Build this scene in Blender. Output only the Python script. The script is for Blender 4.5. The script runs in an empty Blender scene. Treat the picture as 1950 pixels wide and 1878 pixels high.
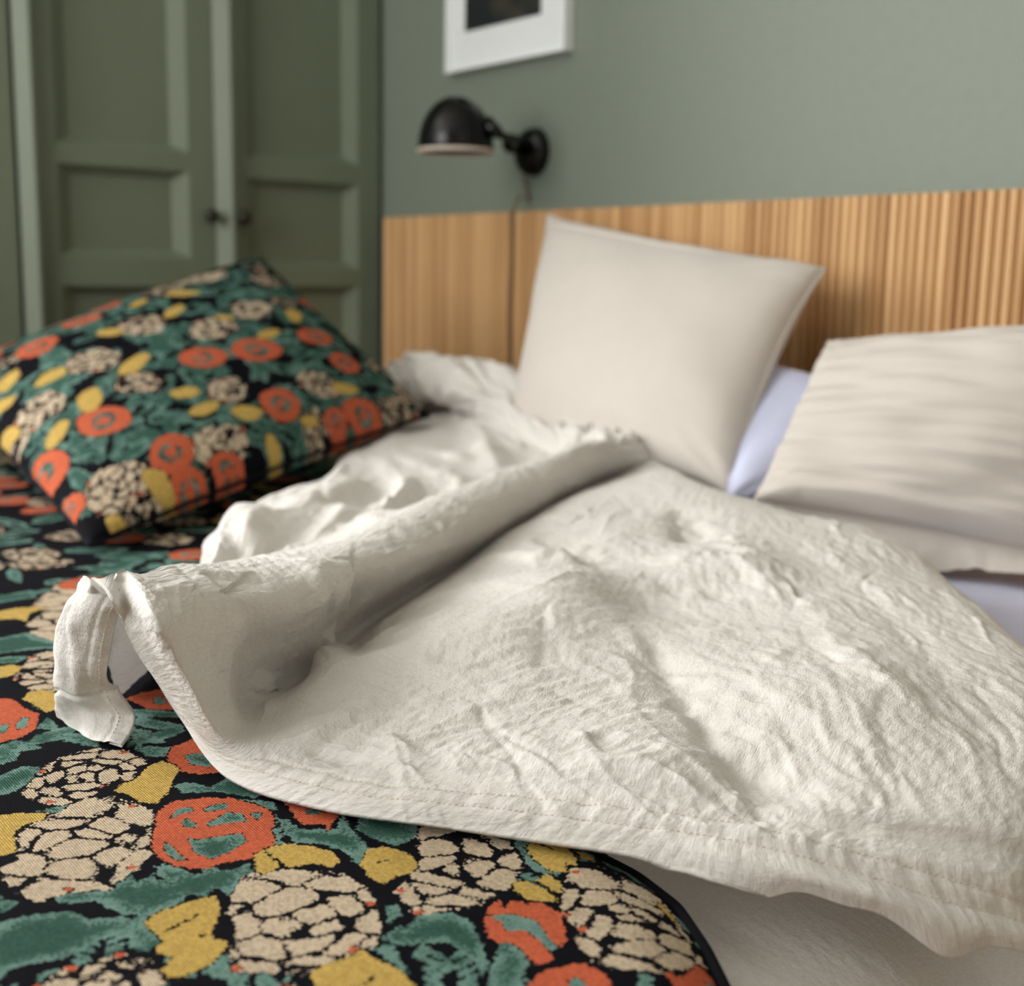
import bpy, bmesh, math, random
import numpy as np
from mathutils import Matrix, Vector

# ------------------------------------------------------------------ camera
ZB = 0.56                       # height of the bed top
CAM = np.array([2.49, -1.55, ZB + 0.32])
FPX, W, H = 2400.0, 1950, 1878
YAW, TILT, ROLL = math.radians(37.8), math.radians(9.8), 0.018
_f = np.array([-math.cos(YAW) * math.cos(TILT), math.sin(YAW) * math.cos(TILT), -math.sin(TILT)])
_r = np.cross(_f, [0, 0, 1.0]); _r /= np.linalg.norm(_r)
_u = np.cross(_r, _f)
CR = _r * math.cos(ROLL) + _u * math.sin(ROLL)
CU = _u * math.cos(ROLL) - _r * math.sin(ROLL)
CF = _f
sc = bpy.context.scene
COL = sc.collection
cd = bpy.data.cameras.new('camera'); cam = bpy.data.objects.new('camera', cd); COL.objects.link(cam)
cam.matrix_world = Matrix(((CR[0], CU[0], -CF[0], CAM[0]), (CR[1], CU[1], -CF[1], CAM[1]),
                           (CR[2], CU[2], -CF[2], CAM[2]), (0, 0, 0, 1)))
cd.sensor_width = 36.0; cd.sensor_fit = 'HORIZONTAL'; cd.lens = 36.0 * FPX / W
cd.clip_start = 0.02; cd.clip_end = 50
cd.dof.use_dof = True; cd.dof.focus_distance = 0.80; cd.dof.aperture_fstop = 5.4
sc.camera = cam

# ------------------------------------------------------------------ world and light
w = bpy.data.worlds.new('world'); sc.world = w; w.use_nodes = True
w.node_tree.nodes['Background'].inputs[0].default_value = (0.80, 0.90, 1.0, 1)
w.node_tree.nodes['Background'].inputs[1].default_value = 1.0

def area(name, loc, direction, sx, sy, power, color):
    l = bpy.data.lights.new(name, 'AREA'); l.shape = 'RECTANGLE'; l.size = sx; l.size_y = sy
    l.energy = power; l.color = color
    o = bpy.data.objects.new(name, l); COL.objects.link(o); o.location = loc
    o.rotation_euler = Vector(direction).to_track_quat('-Z', 'Y').to_euler()
    return o
# daylight entering through the two windows of the room (openings in wall_front and wall_left)
area('daylight_front', (1.15, -3.26, 1.60), (0, 1, -0.10), 1.5, 1.5, 38, (1.0, 0.985, 0.965))
area('daylight_left', (-0.62, -2.30, 1.60), (1, 0.0, -0.10), 0.9, 1.5, 80, (1.0, 0.985, 0.965))
vs = sc.view_settings
vs.view_transform = 'Standard'; vs.look = 'None'; vs.gamma = 1.0; vs.use_curve_mapping = False
vs.exposure = 0.36
sc.cycles.max_bounces = 5; sc.cycles.diffuse_bounces = 4; sc.cycles.glossy_bounces = 2; sc.cycles.transmission_bounces = 4
sc.cycles.adaptive_threshold = 0.06; sc.cycles.adaptive_min_samples = 16; sc.cycles.caustics_reflective = False; sc.cycles.caustics_refractive = False

# ------------------------------------------------------------------ projection helpers (photo measurements -> places in the room)
def ray(px, py):
    d = CF + CR * ((px - W / 2) / FPX) - CU * ((py - H / 2) / FPX)
    return d
def P(px, py, zc):              # point on the horizontal plane zc (cm above the bed)
    d = ray(px, py); t = (ZB + zc * 0.01 - CAM[2]) / d[2]
    return CAM + d * t
def PY(px, py, y):
    d = ray(px, py); return CAM + d * ((y - CAM[1]) / d[1])
def PX(px, py, x):
    d = ray(px, py); return CAM + d * ((x - CAM[0]) / d[0])
def proj(X):
    v = X - CAM
    z = v @ CF
    return W / 2 + FPX * (v @ CR) / z, H / 2 - FPX * (v @ CU) / z, z

# ------------------------------------------------------------------ numpy noise
_rng = np.random.default_rng(7)
_perm = _rng.permutation(512); _perm = np.concatenate([_perm, _perm])
_grad = _rng.normal(size=(512, 2)); _grad /= np.linalg.norm(_grad, axis=1)[:, None]
def noise(x, y, s=0):
    x = np.asarray(x) + s * 17.31; y = np.asarray(y) + s * 9.77
    xi = np.floor(x).astype(int); yi = np.floor(y).astype(int); xf = x - xi; yf = y - yi
    def g(a, b, dx, dy):
        h = _perm[(_perm[(xi + a) & 511] + yi + b) & 511]
        return _grad[h, 0] * dx + _grad[h, 1] * dy
    u = xf * xf * xf * (xf * (xf * 6 - 15) + 10); v = yf * yf * yf * (yf * (yf * 6 - 15) + 10)
    a = g(0, 0, xf, yf) * (1 - u) + g(1, 0, xf - 1, yf) * u
    b = g(0, 1, xf, yf - 1) * (1 - u) + g(1, 1, xf - 1, yf - 1) * u
    return (a * (1 - v) + b * v) * 1.5
def ridged(x, y, s=0):
    return 1 - np.abs(noise(x, y, s)) * 1.8
def smooth(a, b, x):
    t = np.clip((x - a) / (b - a), 0, 1); return t * t * (3 - 2 * t)

# ------------------------------------------------------------------ object helpers
def link(name, me, mat=None, parent=None, smooth_=False):
    o = bpy.data.objects.new(name, me); COL.objects.link(o)
    if mat is not None and not me.materials: me.materials.append(mat)
    if smooth_: me.polygons.foreach_set('use_smooth', np.ones(len(me.polygons), bool))
    if parent is not None:
        o.parent = parent
        o.matrix_parent_inverse = parent.matrix_world.inverted() if False else Matrix.Translation(-Vector(parent.location))
    return o
def tag(o, label, cat, group=None):
    o['label'] = label; o['category'] = cat
    if group: o['group'] = group
    return o
def structure(o):
    o['kind'] = 'structure'; return o
def empty(name, loc):
    o = bpy.data.objects.new(name, None); COL.objects.link(o); o.location = loc; o.empty_display_size = 0.1
    return o
def raw_mesh(name, V, F):
    me = bpy.data.meshes.new(name)
    me.from_pydata([tuple(map(float, v)) for v in V], [], [tuple(f) for f in F]); me.update()
    return me
def np_mesh(name, V, Q, uv=None, attr=None):
    """fast mesh from (n,3) verts and (m,4) quads"""
    me = bpy.data.meshes.new(name)
    n, m = len(V), len(Q)
    me.vertices.add(n); me.vertices.foreach_set('co', np.ascontiguousarray(V, np.float32).ravel())
    me.loops.add(m * 4); me.loops.foreach_set('vertex_index', np.ascontiguousarray(Q, np.int32).ravel())
    me.polygons.add(m); me.polygons.foreach_set('loop_start', np.arange(0, m * 4, 4, dtype=np.int32))
    me.polygons.foreach_set('use_smooth', np.ones(m, bool))
    if uv is not None:
        l = me.uv_layers.new(name='UVMap')
        l.data.foreach_set('uv', np.ascontiguousarray(uv[Q.ravel()], np.float32).ravel())
    if attr is not None:
        a = me.attributes.new('pattern', 'FLOAT_COLOR', 'POINT')
        a.data.foreach_set('color', np.ascontiguousarray(attr, np.float32).ravel())
    me.update(calc_edges=True); me.validate()
    return me
def grid_quads(R, C, off=0, flip=False):
    i = np.arange(R * C).reshape(R, C)
    q = np.stack([i[:-1, :-1], i[:-1, 1:], i[1:, 1:], i[1:, :-1]], -1).reshape(-1, 4)
    return (q[:, ::-1] if flip else q) + off
def box_bm(bm, c, s):
    r = bmesh.ops.create_cube(bm, size=1.0)
    bmesh.ops.scale(bm, vec=s, verts=r['verts']); bmesh.ops.translate(bm, vec=c, verts=r['verts'])
    return r['verts']
def bm_obj(name, bm, mat, parent=None, bevel=0, sm=False):
    if bevel:
        bmesh.ops.bevel(bm, geom=bm.edges[:] , offset=bevel, segments=2, affect='EDGES', profile=0.5)
    bmesh.ops.recalc_face_normals(bm, faces=bm.faces[:])
    me = bpy.data.meshes.new(name); bm.to_mesh(me); bm.free()
    return link(name, me, mat, parent, sm)
def box(name, lo, hi, mat, parent=None, bevel=0):
    bm = bmesh.new(); lo = np.array(lo, float); hi = np.array(hi, float)
    box_bm(bm, tuple((lo + hi) / 2), tuple(np.abs(hi - lo)))
    return bm_obj(name, bm, mat, parent, bevel)
def prism(name, pts, axis, a, b, mat, parent=None):
    """extrude closed 2d polygon pts along axis between a and b"""
    n = len(pts); V = []
    for t in (a, b):
        for p in pts:
            v = list(p); v.insert(axis, t); V.append(v)
    F = [[i, (i + 1) % n, n + (i + 1) % n, n + i] for i in range(n)] + [list(range(n))[::-1], list(range(n, 2 * n))]
    bm = bmesh.new(); vs_ = [bm.verts.new(v) for v in V]
    for f in F: bm.faces.new([vs_[i] for i in f])
    return bm_obj(name, bm, mat, parent)
def tube_mesh(name, pts, r, seg=10, closed=False):
    pts = [Vector(p) for p in pts]; n = len(pts); V = []; F = []
    t0 = (pts[1] - pts[0]).normalized()
    up = Vector((0, 0, 1)) if abs(t0.z) < 0.9 else Vector((1, 0, 0))
    a = t0.cross(up).normalized()
    for i, p in enumerate(pts):
        if closed: t = (pts[(i + 1) % n] - pts[i - 1]).normalized()
        else: t = (pts[min(i + 1, n - 1)] - pts[max(i - 1, 0)]).normalized()
        a = (a - t * a.dot(t)).normalized(); b = t.cross(a)
        rr = r[i] if hasattr(r, '__len__') else r
        for k in range(seg):
            an = 2 * math.pi * k / seg
            V.append(p + a * (rr * math.cos(an)) + b * (rr * math.sin(an)))
    for i in range(n if closed else n - 1):
        for k in range(seg):
            j = (i + 1) % n
            F.append([i * seg + k, i * seg + (k + 1) % seg, j * seg + (k + 1) % seg, j * seg + k])
    if not closed:
        F.append(list(range(seg))[::-1]); F.append([(n - 1) * seg + k for k in range(seg)])
    return raw_mesh(name, V, F)
def lathe_mesh(name, prof, origin, axis, seg=48):
    """prof: list of (radius, height along axis)"""
    ax = Vector(axis).normalized(); q = ax.to_track_quat('Z', 'Y'); V = []; F = []
    for (r, h) in prof:
        for k in range(seg):
            an = 2 * math.pi * k / seg
            V.append(Vector(origin) + q @ Vector((r * math.cos(an), r * math.sin(an), h)))
    for i in range(len(prof) - 1):
        for k in range(seg):
            F.append([i * seg + k, i * seg + (k + 1) % seg, (i + 1) * seg + (k + 1) % seg, (i + 1) * seg + k])
    return raw_mesh(name, V, F)

# ------------------------------------------------------------------ materials
def mat_new(name):
    m = bpy.data.materials.new(name); m.use_nodes = True
    nt = m.node_tree; b = nt.nodes['Principled BSDF']
    return m, nt, b
def N(nt, t, **kw):
    n = nt.nodes.new(t)
    for k, v in kw.items(): setattr(n, k, v)
    return n
def math_(nt, op, a, b=None, c=None):
    n = nt.nodes.new('ShaderNodeMath'); n.operation = op
    for i, v in enumerate((a, b, c)):
        if v is None: continue
        if isinstance(v, (int, float)): n.inputs[i].default_value = v
        else: nt.links.new(v, n.inputs[i])
    return n.outputs[0]
def mixc(nt, fac, a, b):
    n = nt.nodes.new('ShaderNodeMix'); n.data_type = 'RGBA'
    if isinstance(fac, (int, float)): n.inputs[0].default_value = fac
    else: nt.links.new(fac, n.inputs[0])
    for i, v in ((6, a), (7, b)):
        if isinstance(v, tuple): n.inputs[i].default_value = (*v, 1)
        else: nt.links.new(v, n.inputs[i])
    return n.outputs[2]
def lin(r, g, b):
    f = lambda c: (c / 255 / 12.92) if c / 255 <= 0.04045 else ((c / 255 + 0.055) / 1.055) ** 2.4
    return (f(r), f(g), f(b))

def paint(name, rgb, rough=0.55, bump=0.02, scale=60, spec=0.4):
    m, nt, b = mat_new(name)
    tc = N(nt, 'ShaderNodeTexCoord'); no = N(nt, 'ShaderNodeTexNoise'); no.inputs['Scale'].default_value = scale
    no.inputs['Detail'].default_value = 2
    nt.links.new(tc.outputs['Object'], no.inputs['Vector'])
    c = mixc(nt, no.outputs['Fac'], tuple(x * 0.94 for x in rgb), tuple(min(1, x * 1.06) for x in rgb))
    nt.links.new(c, b.inputs['Base Color'])
    b.inputs['Roughness'].default_value = rough; b.inputs['Specular IOR Level'].default_value = spec
    bp = N(nt, 'ShaderNodeBump'); bp.inputs['Strength'].default_value = bump * 5; bp.inputs['Distance'].default_value = 0.002
    nt.links.new(no.outputs['Fac'], bp.inputs['Height']); nt.links.new(bp.outputs[0], b.inputs['Normal'])
    return m

def linen(name, rgb, dark=0.86, pitch=0.0007, strength=0.35, transl=0.12, slub=1.0):
    m, nt, b = mat_new(name)
    uv = N(nt, 'ShaderNodeUVMap'); uv.uv_map = 'UVMap'
    def stretched(sx, sy, detail=1.5):
        mp = N(nt, 'ShaderNodeMapping'); mp.inputs['Scale'].default_value = (sx, sy, 1)
        nt.links.new(uv.outputs[0], mp.inputs[0])
        no = N(nt, 'ShaderNodeTexNoise'); no.inputs['Scale'].default_value = 1.0; no.inputs['Detail'].default_value = detail
        no.inputs['Roughness'].default_value = 0.6
        nt.links.new(mp.outputs[0], no.inputs['Vector']); return no.outputs['Fac']
    wft = stretched(1 / pitch * 0.8, 1 / 0.0045); wrp = stretched(1 / 0.0045, 1 / pitch * 0.8)
    cloud = stretched(28, 28, 2)
    th = math_(nt, 'MULTIPLY', math_(nt, 'ADD', wft, wrp), 0.5)
    fac = math_(nt, 'ADD', math_(nt, 'MULTIPLY', math_(nt, 'SUBTRACT', th, 0.5), 2.2 * slub),
                math_(nt, 'MULTIPLY', math_(nt, 'SUBTRACT', cloud, 0.5), 0.5))
    fac = math_(nt, 'ADD', fac, 0.5); 
    fc = N(nt, 'ShaderNodeClamp'); nt.links.new(fac, fc.inputs[0])
    c = mixc(nt, fc.outputs[0], tuple(x * dark for x in rgb), rgb)
    nt.links.new(c, b.inputs['Base Color'])
    b.inputs['Roughness'].default_value = 0.85; b.inputs['Specular IOR Level'].default_value = 0.15
    b.inputs['Sheen Weight'].default_value = 0.15; b.inputs['Sheen Roughness'].default_value = 0.5
    crk = stretched(110, 190, 2.5); crk2 = stretched(210, 100, 2.5)
    h = math_(nt, 'ADD', math_(nt, 'MULTIPLY', th, 0.45), math_(nt, 'MULTIPLY', math_(nt, 'ADD', crk, crk2), 0.55))
    bp = N(nt, 'ShaderNodeBump'); bp.inputs['Strength'].default_value = strength; bp.inputs['Distance'].default_value = 0.0026
    nt.links.new(h, bp.inputs['Height']); nt.links.new(bp.outputs[0], b.inputs['Normal'])
    tr = N(nt, 'ShaderNodeBsdfTranslucent'); nt.links.new(c, tr.inputs[0])
    mx = N(nt, 'ShaderNodeMixShader'); mx.inputs[0].default_value = transl
    nt.links.new(b.outputs[0], mx.inputs[1]); nt.links.new(tr.outputs[0], mx.inputs[2])
    nt.links.new(mx.outputs[0], nt.nodes['Material Output'].inputs[0])
    return m

def floral(name, pitch=0.0015, jag=0.0009, rim=0.0012):
    """woven jacquard: signed distances of the motifs are stored on the mesh, threads break up their outlines"""
    m, nt, b = mat_new(name)
    uv = N(nt, 'ShaderNodeUVMap'); uv.uv_map = 'UVMap'
    at = N(nt, 'ShaderNodeAttribute'); at.attribute_name = 'pattern'
    sep = N(nt, 'ShaderNodeSeparateColor'); nt.links.new(at.outputs['Color'], sep.inputs[0])
    su = N(nt, 'ShaderNodeSeparateXYZ'); nt.links.new(uv.outputs[0], su.inputs[0])
    U = math_(nt, 'MULTIPLY', su.outputs[0], 1 / pitch); V = math_(nt, 'MULTIPLY', su.outputs[1], 1 / pitch)
    row = math_(nt, 'FLOOR', V)
    Us = math_(nt, 'ADD', U, math_(nt, 'MULTIPLY', math_(nt, 'MODULO', row, 2.0), 0.5))
    cell = N(nt, 'ShaderNodeCombineXYZ'); nt.links.new(math_(nt, 'FLOOR', Us), cell.inputs[0]); nt.links.new(row, cell.inputs[1])
    wn = N(nt, 'ShaderNodeTexWhiteNoise'); wn.noise_dimensions = '2D'; nt.links.new(cell.outputs[0], wn.inputs['Vector'])
    j = math_(nt, 'MULTIPLY', math_(nt, 'SUBTRACT', wn.outputs['Value'], 0.5), jag * 2)
    def mask(ch, extra=0.0):
        v = math_(nt, 'ADD', math_(nt, 'ADD', ch, j), extra)
        mr = N(nt, 'ShaderNodeMapRange'); mr.inputs['From Min'].default_value = -0.00018; mr.inputs['From Max'].default_value = 0.00018
        nt.links.new(v, mr.inputs['Value']); return mr.outputs[0]
    cl = N(nt, 'ShaderNodeTexNoise'); cl.inputs['Scale'].default_value = 45; cl.inputs['Detail'].default_value = 5
    nt.links.new(uv.outputs[0], cl.inputs['Vector'])
    clj = math_(nt, 'MULTIPLY', math_(nt, 'SUBTRACT', cl.outputs['Fac'], 0.5), 0.03)
    ti = math_(nt, 'ADD', math_(nt, 'MULTIPLY', math_(nt, 'ADD', math_(nt, 'SUBTRACT', sep.outputs[2], rim), clj), 190.0),
               math_(nt, 'MULTIPLY', math_(nt, 'SUBTRACT', wn.outputs['Value'], 0.5), 1.7))
    tcl = N(nt, 'ShaderNodeClamp'); nt.links.new(ti, tcl.inputs[0]); teal_in = tcl.outputs[0]
    teal = mixc(nt, teal_in, lin(118, 152, 142), lin(58, 92, 81))
    col = mixc(nt, mask(at.outputs['Alpha']), lin(12, 12, 19), teal)
    # channels: R beige, G orange, B teal depth, A teal
    mix2 = N(nt, 'ShaderNodeAttribute'); mix2.attribute_name = 'yellow'
    col = mixc(nt, mask(mix2.outputs['Fac']), col, lin(202, 169, 92))
    col = mixc(nt, mask(sep.outputs[1]), col, lin(203, 101, 70))
    col = mixc(nt, mask(sep.outputs[0]), col, lin(206, 186, 160))
    # thread shading: each stitch a small rounded lozenge
    fu = math_(nt, 'SUBTRACT', math_(nt, 'FRACT', Us), 0.5); fv = math_(nt, 'SUBTRACT', math_(nt, 'FRACT', V), 0.5)
    dome = math_(nt, 'SUBTRACT', 1.0, math_(nt, 'ADD', math_(nt, 'MULTIPLY', math_(nt, 'MULTIPLY', fu, fu), 2.4),
                                           math_(nt, 'MULTIPLY', math_(nt, 'MULTIPLY', fv, fv), 3.2)))
    var = math_(nt, 'ADD', math_(nt, 'MULTIPLY', wn.outputs['Value'], 0.30), math_(nt, 'MULTIPLY', dome, 0.62))
    var = math_(nt, 'ADD', var, 0.28)
    vm = N(nt, 'ShaderNodeVectorMath'); vm.operation = 'SCALE'
    nt.links.new(col, vm.inputs[0]); nt.links.new(var, vm.inputs['Scale'])
    nt.links.new(vm.outputs[0], b.inputs['Base Color'])
    b.inputs['Roughness'].default_value = 0.85; b.inputs['Specular IOR Level'].default_value = 0.05
    bp = N(nt, 'ShaderNodeBump'); bp.inputs['Strength'].default_value = 0.5; bp.inputs['Distance'].default_value = 0.0008
    nt.links.new(dome, bp.inputs['Height']); nt.links.new(bp.outputs[0], b.inputs['Normal'])
    return m

def wood(name, rgb_a, rgb_b):
    m, nt, b = mat_new(name)
    tc = N(nt, 'ShaderNodeTexCoord'); oi = N(nt, 'ShaderNodeObjectInfo')
    ad = N(nt, 'ShaderNodeVectorMath'); ad.operation = 'ADD'
    cx = N(nt, 'ShaderNodeCombineXYZ'); nt.links.new(math_(nt, 'MULTIPLY', oi.outputs['Random'], 40.0), cx.inputs[0])
    nt.links.new(tc.outputs['Object'], ad.inputs[0]); nt.links.new(cx.outputs[0], ad.inputs[1])
    mp = N(nt, 'ShaderNodeMapping'); mp.inputs['Scale'].default_value = (90, 90, 5); nt.links.new(ad.outputs[0], mp.inputs[0])
    no = N(nt, 'ShaderNodeTexNoise'); no.inputs['Scale'].default_value = 1; no.inputs['Detail'].default_value = 5
    nt.links.new(mp.outputs[0], no.inputs['Vector'])
    f = math_(nt, 'ADD', math_(nt, 'MULTIPLY', no.outputs['Fac'], 0.7), math_(nt, 'MULTIPLY', math_(nt, 'SUBTRACT', oi.outputs['Random'], 0.3), 0.75))
    fc = N(nt, 'ShaderNodeClamp'); nt.links.new(f, fc.inputs[0])
    nt.links.new(mixc(nt, fc.outputs[0], rgb_a, rgb_b), b.inputs['Base Color'])
    b.inputs['Roughness'].default_value = 0.5; b.inputs['Specular IOR Level'].default_value = 0.3
    return m
def plain(name, rgb, rough=0.4, metallic=0.0, spec=0.5):
    m, nt, b = mat_new(name)
    no = N(nt, 'ShaderNodeTexNoise'); no.inputs['Scale'].default_value = 90
    nt.links.new(mixc(nt, no.outputs['Fac'], tuple(x * 0.95 for x in rgb), tuple(min(1, x * 1.05) for x in rgb)), b.inputs['Base Color'])
    b.inputs['Roughness'].default_value = rough; b.inputs['Metallic'].default_value = metallic
    b.inputs['Specular IOR Level'].default_value = spec
    return m

M_WALL = paint('green wall paint', lin(122, 131, 119), rough=0.5)
M_WARD = paint('green wardrobe paint', lin(112, 121, 102), rough=0.42, scale=25)
M_WHITE = paint('white paint', lin(232, 231, 226), rough=0.7)
M_FLOOR = wood('oak floor', lin(150, 112, 75), lin(185, 145, 100))
M_OAK = wood('oak slats', lin(176, 130, 82), lin(226, 184, 134))
M_LINEN = linen('natural linen', lin(238, 233, 227), dark=0.82, strength=0.7)
M_LINEN2 = linen('beige pillow linen', lin(216, 208, 200), dark=0.90, strength=0.2)
M_SHEET = linen('white cotton', lin(219, 223, 250), dark=0.96, strength=0.1, slub=0.4)
M_FLORAL = floral('floral jacquard')
M_FLORALC = floral('floral jacquard shaded cushion', pitch=0.0016, rim=-0.0022)  # same cloth; shade on the cushion's face is put into a darker teal
M_BLACKC = plain('black cloth', lin(16, 16, 22), 0.9, 0, 0.1)
M_BLACK = plain('black lacquer', lin(3, 3, 5), 0.25, 0, 0.35)
M_DARKM = plain('dark metal', lin(52, 50, 44), 0.4, 0.5)
M_ENAMEL = plain('pale enamel', lin(214, 200, 188), 0.4)
M_FRAME = plain('white frame', lin(236, 238, 240), 0.4)
M_PRINT = None

# ------------------------------------------------------------------ room shell
XL, XR, YF, ZC = -0.62, 4.3, -3.25, 2.65
structure(box('floor', (XL - .1, YF - .1, -0.08), (XR + .1, 0.1, 0), M_FLOOR))
structure(box('ceiling', (XL - .1, YF - .1, ZC), (XR + .1, 0.1, ZC + 0.08), M_WHITE))
structure(box('wall_back', (XL - .1, 0, 0), (XR + .1, 0.1, ZC), M_WALL))
structure(box('wall_right', (XR, YF, 0), (XR + 0.1, 0, ZC), M_WHITE))
def holed_wall(name, axis, pos, thick, a0, a1, h0, h1, z0, z1, mat):
    bm = bmesh.new()
    def seg(p, q, zz0, zz1):
        if axis == 'y': box_bm(bm, ((p + q) / 2, pos, (zz0 + zz1) / 2), (q - p, thick, zz1 - zz0))
        else: box_bm(bm, (pos, (p + q) / 2, (zz0 + zz1) / 2), (thick, q - p, zz1 - zz0))
    seg(a0, h0, 0, ZC); seg(h1, a1, 0, ZC); seg(h0, h1, 0, z0); seg(h0, h1, z1, ZC)
    return structure(bm_obj(name, bm, mat))
holed_wall('wall_front', 'y', YF - 0.05, 0.1, XL, XR, 0.4, 1.9, 0.85, 2.35, M_WALL)
holed_wall('wall_left', 'x', XL - 0.05, 0.1, YF, 0, -2.75, -1.85, 0.85, 2.35, M_WALL)
def window(name, axis, pos, h0, h1, z0, z1):
    bm = bmesh.new(); t = 0.05
    def bar(p, q, a, b):
        if axis == 'y': box_bm(bm, ((p + q) / 2, pos, (a + b) / 2), (q - p, 0.06, b - a))
        else: box_bm(bm, (pos, (p + q) / 2, (a + b) / 2), (0.06, q - p, b - a))
    bar(h0, h1, z0, z0 + t); bar(h0, h1, z1 - t, z1); bar(h0, h0 + t, z0, z1); bar(h1 - t, h1, z0, z1)
    bar((h0 + h1) / 2 - t / 2, (h0 + h1) / 2 + t / 2, z0, z1)
    structure(bm_obj(name, bm, M_WHITE))
window('window_1', 'y', YF - 0.06, 0.4, 1.9, 0.85, 2.35)
window('window_2', 'x', XL - 0.06, -2.75, -1.85, 0.85, 2.35)
structure(box('baseboard_back', (0.0, -0.016, 0), (XR, 0, 0.09), M_WALL))

# ------------------------------------------------------------------ wardrobe (its face is the plane x = 0)
ward = tag(empty('wardrobe', (-0.3, -0.7, 0)), 'tall green panelled wardrobe with dark knobs behind the floral cushion', 'wardrobe')
YD = [PX(px, 300, 0.0)[1] for px in (38, 412, 722)]           # door edges on the face
def zf(px, py): return PX(px, py, 0.0)[2]
box('carcass', (-0.60, -1.55, 0.0), (-0.03, YD[2] + 0.001, 2.45), M_WARD, ward)
box('plinth', (-0.03, -1.55, 0.0), (-0.008, -0.06, 0.09), M_WARD, ward)
def door(y0, y1, rows, knob_y, zk, lead):
    """framed door from y0 to y1; rows = list of (z0, z1) panel openings; lead = width of the raised strip on its left edge"""
    d = bmesh.new()
    z0, z1 = 0.10, 2.44; st = 0.055
    ya, yb = y0 + st + 0.012, y1 - st
    t0, t1 = -0.022, 0.0
    def seg(p, q, a, b): box_bm(d, ((t0 + t1) / 2, (p + q) / 2, (a + b) / 2), (t1 - t0, q - p, b - a))
    seg(y0, ya, z0, z1); seg(yb, y1, z0, z1)
    edges = [z0] + [v for r_ in rows for v in r_] + [z1]
    for k in range(0, len(edges), 2): seg(ya, yb, edges[k], edges[k + 1])
    o = bm_obj('door', d, M_WARD, ward)
    for (a, b) in rows:
        bm = bmesh.new(); dp = -0.021; wy, wz = 0.030, 0.017
        outer = [(0.0, ya, a), (0.0, yb, a), (0.0, yb, b), (0.0, ya, b)]
        inner = [(dp, ya + wy, a + wz), (dp, yb - wy, a + wz), (dp, yb - wy, b - wz), (dp, ya + wy, b - wz)]
        vo = [bm.verts.new(v) for v in outer]; vi = [bm.verts.new(v) for v in inner]
        vb = [bm.verts.new((-0.024, v[1], v[2])) for v in outer]
        for i in range(4):
            k = (i + 1) % 4
            bm.faces.new([vo[i], vo[k], vi[k], vi[i]]); bm.faces.new([vo[k], vo[i], vb[i], vb[k]])
        bm.faces.new(vi); bm.faces.new(vb[::-1])
        bm_obj('panel', bm, M_WARD, o)
    # raised closing strip along the left edge: its side towards the windows catches the light
    prism('closing_strip', [(0.0, y0 - 0.004), (0.024, y0 + lead * 0.75), (0.024, y0 + lead), (0.0, y0 + lead + 0.004)], 2, z0, z1, M_WARD, o) 
    if knob_y is not None:
        kb = lathe_mesh('knob', [(0.0001, 0), (0.006, 0), (0.006, 0.012), (0.013, 0.018), (0.015, 0.026), (0.010, 0.032), (0.0001, 0.033)],
                        (0.0, knob_y, zk), (1, 0, 0), 20)
        link('knob', kb, M_DARKM, o, True)
    return o
rowsL = [(0.14, zf(240, 545)), (zf(240, 490), zf(240, 318)), (zf(240, 283), 2.38)]
rowsR = [(0.14, zf(580, 545)), (zf(580, 512), zf(580, 345)), (zf(580, 308), 2.38)]
zk = zf(400, 412)
door(YD[0], YD[1] - 0.006, rowsL, YD[1] - 0.022, zk, 0.024)
door(YD[1], YD[2], rowsR, YD[1] + 0.05, zf(470, 416), 0.030)
door(YD[0] - 0.40, YD[0] - 0.012, rowsL, None, zk, 0.024)
box('filler', (-0.20, YD[2] + 0.002, 0.0), (-0.14, -0.002, 2.45), M_WARD, ward)

# ------------------------------------------------------------------ headboard of vertical oak slats
hl = PY(727, 415, -0.04); HX0 = hl[0]; HZ = hl[2]
HX0 = max(HX0, 0.012)
HX1 = HX0 + 2.62
hb = tag(empty('headboard', ((HX0 + HX1) / 2, -0.02, 0.2)), 'wide oak headboard of narrow vertical slats on the green wall', 'headboard')
box('backing', (HX0, -0.022, 0.2), (HX1, -0.002, HZ - 0.004), M_OAK, hb)
random.seed(3)
sw = 0.0164; ns = int((HX1 - HX0) / sw)
sl_meshes = []
for k in range(4):
    wv = sw * (0.93 - 0.02 * k) / 2
    pr = [(-wv, 0.0), (wv, 0.0), (wv, -0.010), (wv * 0.55, -0.0145), (-wv * 0.55, -0.0145), (-wv, -0.010)]
    V = [(x, y, z) for z in (0, HZ - 0.2) for x, y in pr]
    F = [[i, (i + 1) % 6, 6 + (i + 1) % 6, 6 + i] for i in range(6)] + [list(range(6))[::-1], list(range(6, 12))]
    me = raw_mesh('slat', V, F); me.materials.append(M_OAK); sl_meshes.append(me)
for i in range(ns):
    o = bpy.data.objects.new('slat', sl_meshes[random.randrange(4)]); COL.objects.link(o); o.parent = hb
    o.location = Vector((HX0 + sw * (i + 0.5), -0.022 - random.random() * 0.0012, 0.2)) - Vector(hb.location)

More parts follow.
